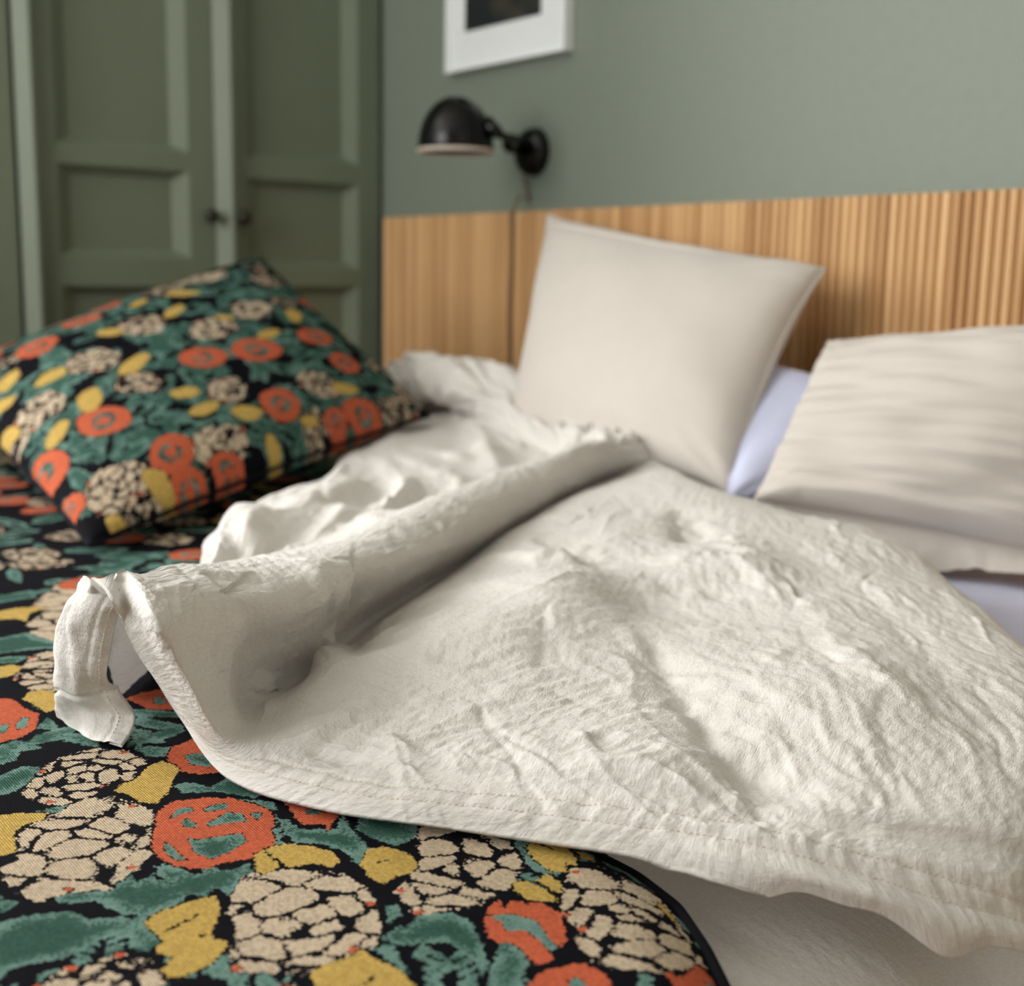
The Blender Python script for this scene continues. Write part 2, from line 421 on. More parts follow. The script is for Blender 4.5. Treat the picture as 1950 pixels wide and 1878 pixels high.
# ------------------------------------------------------------------ framed picture
pl = PY(850, 140, -0.02); pr_ = PY(1077, 96, -0.02)
px0, px1, pz0 = pl[0], pr_[0], (pl[2] + pr_[2]) / 2
ph = (px1 - px0) * 1.38
pic = tag(empty('picture_frame', ((px0 + px1) / 2, -0.01, pz0)), 'dark picture with wide white border hanging above the black wall lamp', 'picture')
box('backing_board', (px0 + 0.002, -0.012, pz0 + 0.002), (px1 - 0.002, -0.001, pz0 + ph - 0.002), M_FRAME, pic)
fw = 0.010
for nm, a, b in (('frame_bar', (px0, -0.024, pz0), (px1, -0.002, pz0 + fw)), ('frame_bar', (px0, -0.024, pz0 + ph - fw), (px1, -0.002, pz0 + ph)),
                 ('frame_bar', (px0, -0.024, pz0 + fw), (px0 + fw, -0.002, pz0 + ph - fw)), ('frame_bar', (px1 - fw, -0.024, pz0 + fw), (px1, -0.002, pz0 + ph - fw))):
    box(nm, a, b, M_FRAME, pic)
mt = paint('picture mount', lin(226, 229, 230), 0.8)
a0, a1 = PY(888, 60, -0.014), PY(1032, 28, -0.014)
box('mount', (px0 + fw, -0.016, pz0 + fw), (px1 - fw, -0.012, pz0 + ph - fw), mt, pic)
m, nt, b_ = mat_new('dark print')
no = N(nt, 'ShaderNodeTexNoise'); no.inputs['Scale'].default_value = 9
tc = N(nt, 'ShaderNodeTexCoord'); nt.links.new(tc.outputs['Object'], no.inputs['Vector'])
rp = N(nt, 'ShaderNodeValToRGB'); rp.color_ramp.elements[0].position = 0.52; rp.color_ramp.elements[0].color = (*lin(20, 26, 30), 1)
rp.color_ramp.elements[1].position = 0.75; rp.color_ramp.elements[1].color = (*lin(74, 66, 52), 1)
nt.links.new(no.outputs['Fac'], rp.inputs[0]); nt.links.new(rp.outputs[0], b_.inputs['Base Color']); b_.inputs['Roughness'].default_value = 0.5
M_PRINT = m
box('print', (a0[0], -0.0175, (a0[2] + a1[2]) / 2), (a1[0], -0.0161, pz0 + ph - 0.075), M_PRINT, pic)

# ------------------------------------------------------------------ wall lamp
wp = PY(1018, 290, 0.0)                                   # wall plate centre
lc = PY(868, 278, -0.20)                                  # centre of the shade opening
lamp = tag(empty('wall_lamp', (wp[0], 0, wp[2])), 'black dome wall lamp on a short arm above the headboard', 'lamp')
link('wall_plate', lathe_mesh('wall_plate', [(0.0001, 0.026), (0.030, 0.025), (0.042, 0.017), (0.046, 0.0), (0.0001, 0.0)], tuple(wp), (0, -1, 0), 40), M_BLACK, lamp, True)
R = 0.068
prof = []
for k in range(15):
    an = math.pi / 2 * k / 14
    prof.append((max(R * math.sin(an), 0.0001) , R * 1.28 * math.cos(an)))
prof += [(R * 1.02, -0.006), (R * 0.99, -0.006)]
for k in range(14, -1, -1):
    an = math.pi / 2 * k / 14
    prof.append((max(R * 0.965 * math.sin(an), 0.0001), R * 1.24 * math.cos(an)))
shade = link('shade', lathe_mesh('shade', prof, tuple(lc), (0, 0, 1), 56), M_BLACK, lamp, True)
link('rim', lathe_mesh('rim', [(R * 1.025, -0.0065), (R * 1.03, -0.013), (R * 0.95, -0.013), (R * 0.95, -0.0065), (R * 1.025, -0.0065)], tuple(lc), (0, 0, 1), 56), M_ENAMEL, lamp, True)
link('bulb', lathe_mesh('bulb', [(0.0001, -0.004), (0.018, 0.004), (0.026, 0.022), (0.018, 0.042), (0.012, 0.055), (0.012, 0.078), (0.0001, 0.078)], tuple(lc), (0, 0, 1), 24), M_ENAMEL, lamp, True)
s0 = Vector(lc) + Vector((R * 0.72, 0.03, R * 0.55)); pj = Vector(wp) + Vector((0, -0.055, 0.012))
j1 = PY(955, 258, -0.14); j2 = PY(985, 268, -0.10)
link('arm', tube_mesh('arm', [s0, Vector(lc) + Vector((R * 1.02, 0.04, R * 0.33)), Vector(j1), Vector(j2), pj, Vector(wp) + Vector((0, -0.02, 0.0))],
                      [0.016, 0.012, 0.0075, 0.0075, 0.011, 0.014], 14), M_BLACK, lamp, True)
bm = bmesh.new(); bmesh.ops.create_uvsphere(bm, u_segments=20, v_segments=12, radius=0.019)
bmesh.ops.translate(bm, vec=pj, verts=bm.verts[:]); bm_obj('joint', bm, M_BLACK, lamp, 0, True)
cx = PY(972, 420, -0.045)[0]
cpts = [(wp[0] - 0.02, -0.008, wp[2] - 0.045), (cx + 0.010, -0.010, wp[2] - 0.09), (cx, -0.024, HZ + 0.03), (cx, -0.044, HZ - 0.005)]
cpts += [(cx + 0.002 * math.sin(k * 0.9), -0.0425, HZ - 0.03 - 0.03 * k) for k in range(16)]
link('cord', tube_mesh('cord', cpts, 0.0027, 8), plain('grey cord', lin(120, 96, 70), 0.7), lamp, True)

# ------------------------------------------------------------------ bed
BX0, BX1, BY0, BY1 = 0.28, 2.00, -2.16, -0.05
bed = tag(empty('bed', ((BX0 + BX1) / 2, -1.1, 0)), 'wide double bed under the linen and floral bedding', 'bed')
box('base', (BX0 + 0.02, BY0 + 0.02, 0.12), (BX1 - 0.02, BY1, 0.30), M_OAK, bed, 0.004)
box('mattress', (BX0 + 0.005, BY0 + 0.01, 0.302), (BX1 - 0.008, BY1 - 0.005, ZB - 0.026), M_WHITE, bed, 0.06)
for x in (BX0 + 0.1, BX1 - 0.1):
    for y in (BY0 + 0.1, BY1 - 0.1): box('leg', (x - 0.03, y - 0.03, 0), (x + 0.03, y + 0.03, 0.121), M_OAK, bed)

def axis_pts(segs):
    out = []
    for a, b, step in segs:
        n = max(1, int(round(abs(b - a) / step))); out.append(np.linspace(a, b, n, endpoint=False))
    return np.concatenate(out + [np.array([segs[-1][1]])])

# fitted sheet: rounded skin over the mattress
def skin(name, x0, x1, y0, y1, ztop, hang, rad, mat, step=0.012, amp=0.002, seed=0, foldx=None):
    xs = np.arange(x0, x1 + step, step); ys = np.arange(y0, y1 + step, step)
    def side(n, sgn):
        pass
    # arc-length coordinates that run over the edge and down the side
    L = hang
    def coord(c0, c1):
        n_in = int((c1 - c0) / step); s = np.linspace(-L, (c1 - c0) + L, n_in + int(2 * L / step))
        pos = np.empty_like(s); dz = np.empty_like(s)
        for i, v in enumerate(s):
            for sg, vv in ((-1, v), (1, (c1 - c0) - v)):
                pass
            w_ = c1 - c0
            e = min(v, w_ - v)                    # distance in from the nearer edge
            q = rad * math.pi / 2
            if e >= q - rad + 0 and e >= rad: off, d = e, 0.0
            else:
                a_ = (rad - e) / rad              # arc angle
                if a_ <= math.pi / 2: off, d = rad - rad * math.sin(a_), rad - rad * math.cos(a_)
                else: off, d = 0.0, rad + (a_ - math.pi / 2) * rad
            pos[i] = c0 + off if v < w_ / 2 else c1 - off; dz[i] = d
        return s, pos, dz
    sx, pxx, dx = coord(x0, x1); sy, pyy, dy = coord(y0, y1)
    X, Y = np.meshgrid(pxx, pyy, indexing='xy'); DX, DY = np.meshgrid(dx, dy, indexing='xy'); SX, SY = np.meshgrid(sx, sy, indexing='xy')
    Z = ztop - np.maximum(DX, DY) + amp * noise(SX * 9, SY * 9, seed) + amp * 0.5 * noise(SX * 25, SY * 25, seed + 1)
    Y = np.minimum(Y, -0.045)
    V = np.stack([X, Y, Z], -1).reshape(-1, 3); uv = np.stack([SX, SY], -1).reshape(-1, 2)
    return np_mesh(name, V, grid_quads(*X.shape), uv)
o = link('fitted_sheet', skin('fitted_sheet', BX0, BX1, BY0, BY1 + 0.12, ZB - 0.024, 0.20, 0.08, M_SHEET), M_SHEET)
tag(o, 'smooth lavender white cotton sheet stretched over the mattress beside the pillows', 'sheet')

# ------------------------------------------------------------------ floral pattern (signed distances, metres)
class Pattern:
    def __init__(self, U, V):
        self.U, self.V = U, V; sh = U.shape
        self.be = np.full(sh, -0.02); self.og = np.full(sh, -0.02); self.ye = np.full(sh, -0.02); self.te = np.full(sh, -0.02); self.blk = np.full(sh, -0.02)
        self.rng = np.random.default_rng(11)
    def box(self, lo, hi, m=0.006):
        u = self.U[0] if self.sep else None
        i0, i1 = np.searchsorted(self.us, [lo[0] - m, hi[0] + m]); j0, j1 = np.searchsorted(self.vs, [lo[1] - m, hi[1] + m])
        return slice(j0, j1), slice(i0, i1)
    def poly(self, pts, wob=0.0006, grow=0.0):
        pts = np.asarray(pts, float); sl = self.box(pts.min(0), pts.max(0))
        U = self.U[sl]; V = self.V[sl]
        if U.size == 0: return sl, None
        s = int(abs(pts[0, 0] * 9311 + pts[0, 1] * 771)) % 50
        Uw = U + wob * noise(U * 260, V * 260, s); Vw = V + wob * noise(U * 260, V * 260, s + 3)
        d = np.full(U.shape, 1e9); ins = np.zeros(U.shape, bool); n = len(pts)
        for i in range(n):
            a = pts[i]; b = pts[(i + 1) % n]; e = b - a
            wx, wy = Uw - a[0], Vw - a[1]
            t = np.clip((wx * e[0] + wy * e[1]) / max(e @ e, 1e-12), 0, 1)
            d = np.minimum(d, np.hypot(wx - e[0] * t, wy - e[1] * t))
            c = ((a[1] > Vw) != (b[1] > Vw)) & (Uw < (b[0] - a[0]) * (Vw - a[1]) / ((b[1] - a[1]) if abs(b[1] - a[1]) > 1e-12 else 1e-12) + a[0])
            ins ^= c
        return sl, np.where(ins, d, -d) + grow
    def put(self, ch, sl, d, keep_off=True):
        A = getattr(self, ch)
        if keep_off:
            for o in ('be', 'og', 'ye', 'te'):
                if o != ch:
                    B = getattr(self, o); B[sl] = np.minimum(B[sl], -d - 0.0009)
        A[sl] = np.maximum(A[sl], d)
    def slit(self, ch, pa, pb, wd=0.0011):
        pa, pb = np.asarray(pa), np.asarray(pb); sl = self.box(np.minimum(pa, pb), np.maximum(pa, pb)); e = pb - pa
        wx_, wy_ = self.U[sl] - pa[0], self.V[sl] - pa[1]; t = np.clip((wx_ * e[0] + wy_ * e[1]) / (e @ e), 0, 1)
        dv = np.hypot(wx_ - e[0] * t, wy_ - e[1] * t) - wd * (0.35 + 2.6 * t * (1 - t))
        A = getattr(self, ch); A[sl] = np.minimum(A[sl], dv)
    def leafy(self, ch, pts, veins=1, keep=True):
        sl, d = self.poly(pts)
        if d is None: return
        pts = np.asarray(pts); c = pts.mean(0); q = pts - c
        _, _, vt = np.linalg.svd(q); ax = vt[0]; L = np.abs(q @ ax).max()
        for k in range(veins):
            off = self.rng.uniform(-.25, .25) * L * .5
            pa = c + ax * L * self.rng.uniform(-.55, -.25) + vt[1] * off; pb = c + ax * L * self.rng.uniform(.15, .55) + vt[1] * off * .2
            e = pb - pa; wx, wy = self.U[sl] - pa[0], self.V[sl] - pa[1]
            t = np.clip((wx * e[0] + wy * e[1]) / (e @ e), 0, 1)
            dv = np.hypot(wx - e[0] * t, wy - e[1] * t) - 0.0008 * (1.25 - t)
            d = np.minimum(d, dv)
        self.put(ch, sl, d, keep)
    def carnation(self, pts, gap=0.0011, tips=True):
        sl, d = self.poly(pts, wob=0.0022)
        if d is None: return
        pts = np.asarray(pts); c = pts.mean(0); rad = np.hypot(*(pts - c).T).mean()
        r = self.rng; sites = []
        for ring, n in ((0.10, 2), (0.34, 5), (0.60, 7), (0.86, 9), (1.10, 10)):
            ph = r.uniform(0, 6.28)
            for k in range(n):
                if r.random() < .2: continue
                an = ph + 6.283 * (k + r.uniform(-.32, .32)) / n; rr = ring * rad * r.uniform(.82, 1.14)
                sites.append(c + rr * np.array([math.cos(an), math.sin(an)]))
        U = self.U[sl]; V = self.V[sl]
        U = U + 0.0016 * noise(U * 170, V * 170, 5) ; V = V + 0.0016 * noise(U * 170, V * 170, 8)
        Fs = []
        for s in sites:
            e_ = s - c; rl = np.hypot(*e_); e_ = e_ / max(rl, 1e-6); k_ = min(rl / rad, 1)
            dr_ = (U - s[0]) * e_[0] + (V - s[1]) * e_[1]; dt_ = -(U - s[0]) * e_[1] + (V - s[1]) * e_[0]
            Fs.append(np.hypot(dr_ * (1 + .45 * k_), dt_ * (1 - .22 * k_)) + r.uniform(-.0013, .0016))
        Fs = np.array(Fs); F1 = Fs.min(0); kk = 0.0016
        ex = np.exp(-(Fs - F1) / kk).sum(0) - 1.0
        F2 = F1 - kk * np.log(np.maximum(ex, 1e-9))
        g = gap * (0.85 + 1.7 * np.clip(noise(U * 60, V * 60, 21) + .25, 0, 1))
        cell = (F2 - F1) * 0.5 - g
        full = np.minimum(d, cell)
        for o in ('og', 'ye', 'te'):
            B = getattr(self, o); B[sl] = np.minimum(B[sl], -d - 0.0008)
        self.be[sl] = np.maximum(self.be[sl], full); self.blk[sl] = np.maximum(self.blk[sl], d)
        if tips:
            for k in range(4):
                p = pts[r.integers(len(pts))] * .93 + c * .07
                t_ = 0.0028 - np.hypot(self.U[sl] - p[0], self.V[sl] - p[1])
                t_ = np.minimum(t_, full + 0.0012)
                self.og[sl] = np.maximum(self.og[sl], t_); self.be[sl] = np.minimum(self.be[sl], -t_)
    def rosette(self, pts, blobs=None):
        sl, d = self.poly(pts, wob=0.0012)
        if d is None: return
        self.put('og', sl, d)
        pts = np.asarray(pts); c = pts.mean(0); R0 = np.abs(pts - c).mean(0).mean() * 1.25
        if blobs is None:
            r = self.rng; blobs = []
            an0 = r.uniform(0, 6.28)
            for k in range(4):
                an = an0 + 6.283 * k / 4 + r.uniform(-.3, .3); rr = R0 * r.uniform(.38, .5)
                cc = c + rr * np.array([math.cos(an), math.sin(an)]); tx = np.array([-math.sin(an), math.cos(an)]); nx_ = np.array([math.cos(an), math.sin(an)])
                la, lb = R0 * r.uniform(.28, .52), R0 * r.uniform(.12, .22)
                blobs.append([cc + tx * la * math.cos(t) + nx_ * (lb * math.sin(t) - .2 * la * math.cos(t) ** 2) for t in np.linspace(0, 6.28, 9)[:-1]])
        for b in blobs:
            sl2, d2 = self.poly(b, wob=0.001)
            if d2 is None: continue
            self.og[sl2] = np.minimum(self.og[sl2], -d2); self.te[sl2] = np.maximum(self.te[sl2], d2)
    def sprig(self, c, L, an, n=6):
        """a stem with paired leaflets"""
        r = self.rng; ax = np.array([math.cos(an), math.sin(an)]); nx_ = np.array([-ax[1], ax[0]])
        for k in range(n):
            t = -0.9 + 1.7 * k / (n - 1)
            for sd in (-1, 1):
                cc = c + ax * L * t * .5 + nx_ * sd * L * .17 * (1.1 - .4 * abs(t)); dr = ax * .75 + nx_ * sd * .75; dr /= np.linalg.norm(dr); dn = np.array([-dr[1], dr[0]])
                la, lb = L * .155, L * .058
                pl_ = [cc + dr * la * math.cos(q) + dn * lb * math.sin(q) for q in np.linspace(0, 6.28, 9)[:-1]]
                sl, d = self.poly(pl_, wob=0.0008)
                if d is None: continue
                free = np.maximum(np.maximum(self.blk[sl], self.og[sl]), self.ye[sl])
                self.te[sl] = np.maximum(self.te[sl], np.minimum(d, -free - 0.0008))
    def blob(self, c, ra, rb, an, n=12, jit=.16):
        r = self.rng; ax = np.array([math.cos(an), math.sin(an)]); nx_ = np.array([-ax[1], ax[0]])
        return [np.asarray(c) + ax * ra * math.cos(t) * r.uniform(1 - jit, 1 + jit) + nx_ * rb * math.sin(t) * r.uniform(1 - jit, 1 + jit) for t in np.linspace(0, 6.283, n + 1)[:-1]]
    def teal_leaf(self, c, ra, rb, an):
        sl, d = self.poly(self.blob(c, ra, rb, an, 14, .24), wob=0.0018)
        if d is None: return
        free = np.maximum(np.maximum(self.blk[sl], self.og[sl]), self.ye[sl])
        self.te[sl] = np.maximum(self.te[sl], np.minimum(d, -free - 0.001))
    def fill(self, lo, hi, taken, spacing=0.052, n=6000, cap=900):
        """scatter the repeat over the rest of the cloth"""
        r = self.rng; cs = [tuple(t) for t in taken]; k = 0
        kinds = ['be', 'og', 'ye', 'be', 'te', 'og', 'ye', 'be', 'te', 'sp']
        for _ in range(n):
            p = np.array([r.uniform(lo[0], hi[0]), r.uniform(lo[1], hi[1])])
            if any((p[0] - q[0]) ** 2 + (p[1] - q[1]) ** 2 < (spacing + q[2]) ** 2 * .8 for q in cs): continue
            cs.append((p[0], p[1], 0.0)); self.motif(kinds[k % 10], p, spacing); k += 1
            if k > cap: break
    def motif(self, kind, p, s):
        r = self.rng; an = r.uniform(0, 3.14)
        if kind == 'be': self.carnation(self.blob(p, s * .62, s * .54, an, 13, .12))
        elif kind == 'og': self.rosette(self.blob(p, s * .52, s * .44, an, 12, .09))
        elif kind == 'ye': self.leafy('ye', self.blob(p, s * .48, s * .26, an, 10, .2), 1)
        elif kind == 'te': self.teal_leaf(p, s * .66, s * .30, an)
        else: self.sprig(p, s * 1.0, an)
    def background(self, lo, hi, n):
        r = self.rng
        for k in range(n):
            p = np.array([r.uniform(lo[0], hi[0]), r.uniform(lo[1], hi[1])])
            if k % 3 == 0: self.sprig(p, r.uniform(.035, .055), r.uniform(0, 3.14))
            else: self.teal_leaf(p, r.uniform(.010, .028), r.uniform(.005, .010), r.uniform(0, 3.14))

# ------------------------------------------------------------------ floral bedspread
# right-hand edge of the spread, measured on the bed
edge_px = [(1130, 1600), (1210, 1640), (1290, 1700), (1345, 1780), (1395, 1878), (1420, 1940)]
ept = [P(a, b, -1.0)[:2] for a, b in edge_px]
exy = np.array([(BX0 - 0.05, -0.10)] + [tuple(p) for p in ept] + [tuple(ept[-1] + (ept[-1] - ept[-2]) * 2.2)])
# distance inside the edge polyline
def edge_dist(X, Y):
    d = np.full(X.shape, 9.0); sgn = np.zeros(X.shape)
    for i in range(len(exy) - 1):
        a, b = exy[i], exy[i + 1]; e = b - a
        wx, wy = X - a[0], Y - a[1]; t = np.clip((wx * e[0] + wy * e[1]) / (e @ e), 0, 1)
        q = np.hypot(wx - e[0] * t, wy - e[1] * t); cr = e[0] * wy - e[1] * wx
        m = q < d; d = np.where(m, q, d); sgn = np.where(m, np.where(cr < 0, 1, -1), sgn)
    return d * sgn
XE = 2.24
xs = axis_pts([(BX0 - 0.03, 1.12, 0.006), (1.12, 1.5, 0.0019), (1.5, XE, 0.00125)])
ys = axis_pts([(BY0 - 0.03, -1.42, 0.006), (-1.42, -0.86, 0.00125), (-0.86, -0.09, 0.006)])
U, V = np.meshgrid(xs, ys, indexing='xy')
pt = Pattern(U, V); pt.us, pt.vs, pt.sep = xs, ys, True
def w2(pts): return [P(a, b, 0.0)[:2] for a, b in pts]
taken = []
def area_of(pts):
    q = np.array(pts); c = q.mean(0); taken.append((c[0], c[1], np.hypot(*(q - c).T).mean() * .8)); return pts
TEAL = [
 [(0,1760),(50,1745),(130,1735),(170,1750),(230,1742),(275,1760),(280,1785),(255,1775),(200,1785),(165,1805),(120,1825),(60,1835),(20,1845),(0,1870),(-40,1870),(-40,1790)],
 [(105,1705),(160,1692),(215,1688),(250,1665),(262,1680),(285,1666),(300,1676),(380,1662),(400,1645),(430,1660),(480,1640),(470,1665),(518,1668),(500,1680),(460,1690),(445,1712),(420,1690),(390,1690),(360,1702),(320,1735),(280,1742),(240,1740),(215,1728),(180,1715),(110,1720)],
 [(525,1558),(545,1562),(570,1580),(640,1580),(652,1545),(665,1575),(695,1605),(700,1615),(685,1640),(660,1622),(600,1606),(560,1605)],
 [(678,1580),(685,1552),(720,1545),(790,1560),(796,1590),(760,1612),(720,1602),(700,1592)],
 [(725,1790),(760,1765),(775,1772),(795,1745),(860,1738),(895,1755),(915,1790),(928,1830),(920,1862),(905,1832),(880,1810),(850,1795),(800,1800),(760,1805)],
 [(735,1725),(755,1722),(765,1745),(740,1762)], [(780,1820),(805,1800),(825,1812),(800,1832)], [(820,1845),(850,1828),(872,1840),(845,1858)],
 [(428,1845),(450,1842),(470,1870),(470,1900),(440,1890)], [(485,1850),(510,1845),(530,1875),(530,1900),(495,1900)],
 [(710,1808),(745,1802),(765,1830),(780,1860),(760,1850),(735,1830)], [(930,1878),(935,1845),(945,1820),(955,1790),(972,1788),(990,1805),(1010,1830),(1000,1845),(990,1885),(960,1900)],
 [(330,1495),(350,1489),(375,1492),(400,1500),(440,1478),(470,1490),(525,1515),(480,1522),(430,1512),(400,1508),(350,1510)],
 [(400,1525),(440,1522),(520,1530),(528,1545),(490,1540),(450,1530)],
 [(0,1480),(40,1462),(75,1462),(75,1475),(30,1508),(-30,1522),(-30,1490)], [(-30,1430),(0,1420),(30,1410),(70,1418),(78,1428),(40,1432),(30,1450),(-10,1462)],
 [(250,1402),(300,1392),(345,1376),(352,1392),(310,1408),(262,1416)], [(252,1375),(268,1360),(350,1380),(300,1388)], [(105,1398),(150,1396),(190,1412),(186,1424),(120,1412)],
 [(70,1388),(90,1364),(110,1380),(112,1392)], [(262,1425),(290,1418),(310,1430),(318,1440),(280,1440)],
 [(-30,1222),(50,1206),(112,1212),(112,1234),(40,1240),(-30,1248)], [(-20,1256),(20,1250),(60,1250),(30,1262),(-20,1264)], [(-20,1135),(60,1122),(70,1136),(0,1146),(-30,1146)],
 [(0,1725),(20,1716),(34,1720),(20,1735),(0,1742)], [(1148,1612),(1170,1610),(1196,1620),(1180,1634),(1155,1630)], [(1200,1630),(1215,1632),(1225,1645),(1205,1645)], [(1212,1650),(1235,1652),(1242,1666),(1222,1662)],
 [(1215,1878),(1225,1845),(1240,1850),(1245,1900),(1215,1900)],
]
for q in TEAL:
    pl_ = area_of(w2(q)); sl, d = pt.poly(pl_, wob=0.0016)
    if d is not None: pt.te[sl] = np.maximum(pt.te[sl], d)
FLOW = [
 [(0,1652),(34,1640),(35,1590),(60,1560),(110,1548),(160,1520),(215,1515),(260,1530),(290,1545),(290,1625),(260,1655),(210,1692),(130,1700),(70,1720),(30,1700),(0,1672)],
 [(40,1515),(75,1470),(120,1440),(180,1425),(240,1428),(285,1450),(255,1465),(255,1490),(200,1500),(140,1535),(90,1530)],
 [(445,1690),(465,1665),(540,1655),(620,1660),(655,1665),(695,1690),(715,1720),(725,1770),(715,1805),(680,1815),(640,1850),(560,1855),(490,1850),(440,1850),(440,1800),(450,1760),(435,1730)],
 [(795,1578),(850,1555),(930,1570),(970,1600),(995,1650),(985,1690),(960,1702),(915,1725),(870,1732),(790,1745),(755,1700),(775,1670),(800,1640)],
 [(1070,1690),(1090,1655),(1150,1640),(1230,1650),(1290,1700),(1320,1755),(1345,1790),(1320,1815),(1290,1830),(1270,1850),(1180,1850),(1130,1835),(1095,1790),(1105,1770),(1070,1740)],
 [(60,1880),(130,1840),(175,1832),(230,1812),(290,1830),(310,1870),(300,1950),(150,1960),(60,1930)],
 [(50,1190),(80,1170),(62,1150),(110,1110),(145,1105),(165,1140),(155,1200),(110,1225),(60,1210)],
 [(26,1292),(58,1250),(110,1236),(135,1262),(135,1300),(90,1322),(50,1308)],
 [(540,1880),(560,1858),(600,1850),(600,1900),(560,1910)],
]
for q in FLOW: pt.carnation(area_of(w2(q)))
OR = [
 ([(287,1615),(296,1575),(300,1545),(330,1525),(385,1519),(440,1521),(490,1535),(520,1550),(524,1570),(515,1580),(524,1600),(510,1620),(490,1632),(440,1640),(380,1654),(330,1650),(300,1632)],
  [[(355,1595),(375,1600),(420,1592),(460,1585),(470,1600),(440,1622),(400,1635),(370,1625)],[(310,1605),(325,1610),(345,1630),(360,1638),(335,1640),(312,1622)],[(343,1568),(358,1558),(372,1570),(378,1577),(350,1577)],
   [(392,1570),(430,1548),(460,1550),(473,1565),(440,1568),(400,1575)],[(330,1550),(340,1538),(365,1538),(370,1545),(345,1552),(318,1562)],[(385,1543),(400,1535),(430,1530),(435,1540),(400,1547)],[(478,1548),(500,1550),(495,1562),(478,1560)]]),
 ([(528,1518),(560,1522),(600,1520),(665,1525),(650,1545),(640,1560),(625,1584),(617,1570),(580,1572),(562,1560),(550,1540)], [[(575,1547),(600,1540),(640,1536),(620,1548),(590,1556)]]),
 ([(318,1438),(330,1420),(370,1405),(440,1440),(440,1470),(380,1474),(335,1468),(322,1455)], [[(350,1438),(380,1432),(415,1450),(400,1462),(360,1455)]]),
 ([(-40,1340),(0,1328),(25,1330),(50,1350),(76,1358),(66,1390),(40,1405),(0,1416),(-40,1410)], [[(30,1378),(45,1364),(57,1368),(50,1385),(32,1392)],[(-5,1385),(18,1376),(15,1390),(-5,1404)]]),
 ([(923,1740),(940,1722),(952,1714),(960,1735),(970,1717),(995,1718),(1003,1725),(1020,1718),(1045,1725),(1062,1738),(1072,1755),(1082,1785),(1066,1802),(1046,1806),(1053,1828),(1015,1838),(1005,1815),(985,1800),(970,1790),(945,1795),(930,1780),(922,1760)],
  [[(928,1744),(955,1742),(985,1742),(1020,1752),(1040,1775),(1062,1802),(1045,1810),(1025,1788),(1000,1772),(965,1772),(950,1755)]]),
 ([(1003,1878),(1035,1850),(1080,1838),(1115,1837),(1150,1855),(1170,1885),(1100,1930),(1020,1920)], [[(1080,1868),(1100,1862),(1120,1880),(1090,1895)]]),
 ([(1268,1845),(1275,1838),(1290,1850),(1310,1830),(1325,1800),(1345,1798),(1360,1812),(1375,1840),(1392,1878),(1405,1900),(1330,1900),(1290,1880)], [[(1345,1830),(1365,1825),(1378,1850),(1355,1860)]]),
 ([(240,1330),(270,1318),(310,1312),(330,1330),(330,1350),(280,1348)], [[(290,1330),(310,1325),(318,1338),(295,1340)]]),
]
for q, bl in OR: pt.rosette(area_of(w2(q)), [w2(b) for b in bl])
YEL = [
 ([(264,1477),(282,1459),(308,1449),(333,1457),(343,1468),(328,1484),(324,1505),(298,1530),(268,1528),(240,1512),(218,1506),(232,1491),(252,1486)], 0),
 ([(275,1755),(300,1735),(360,1715),(410,1702),(418,1725),(412,1755),(400,1772),(410,1785),(434,1788),(425,1810),(400,1835),(350,1860),(320,1862),(308,1848),(320,1830),(330,1822),(298,1815),(300,1800),(312,1790),(300,1780)], 1),
 ([(-30,1555),(30,1548),(92,1546),(85,1560),(45,1570),(25,1585),(30,1625),(5,1630),(-30,1620)], 0),
 ([(500,1617),(520,1610),(550,1606),(600,1612),(630,1622),(648,1637),(635,1652),(600,1643),(550,1650),(535,1640),(518,1626)], 0),
 ([(484,1625),(498,1620),(514,1630),(530,1642),(532,1650),(500,1664),(488,1656)], 0),
 ([(685,1650),(700,1620),(725,1613),(755,1617),(785,1630),(797,1650),(785,1662),(760,1668),(730,1685),(700,1670),(695,1655)], 1),
 ([(590,1855),(610,1840),(660,1825),(690,1810),(715,1830),(760,1850),(790,1878),(800,1920),(700,1940),(620,1920)], 1),
 ([(1000,1612),(1012,1605),(1040,1608),(1030,1598),(1065,1598),(1085,1610),(1098,1632),(1098,1650),(1075,1645),(1083,1662),(1050,1660),(1015,1635)], 0),
 ([(1095,1606),(1110,1605),(1130,1612),(1132,1628),(1110,1630)], 0),
 ([(975,1680),(1000,1677),(1030,1690),(1066,1717),(1030,1718),(1000,1712),(980,1697)], 0), ([(1020,1678),(1040,1665),(1065,1680),(1070,1700),(1050,1697)], 0),
 ([(1250,1690),(1262,1684),(1280,1700),(1297,1718),(1275,1712)], 0),
 ([(-20,1168),(30,1158),(92,1155),(55,1170),(50,1184),(30,1178),(-20,1180)], 0), ([(42,1330),(55,1315),(85,1310),(112,1318),(112,1345),(88,1355),(65,1340)], 0), ([(-20,1275),(20,1265),(45,1270),(25,1285),(-20,1294)], 0),
]
for q, nv in YEL: pt.leafy('ye', area_of(w2(q)), 0)
for q in (((314,1772),(378,1737)),((370,1782),(392,1777)),((718,1645),(742,1640)),((505,1622),(528,1640)),((690,1878),(712,1862)),((1030,1606),(1052,1616)),((1026,1680),(1062,1708))):
    pt.slit('ye', *w2(q))
pt.fill((BX0 - .05, BY0 - .05), (1.95, -0.1), taken, 0.056)
pt.background((BX0, BY0), (XE, -0.15), 1050)
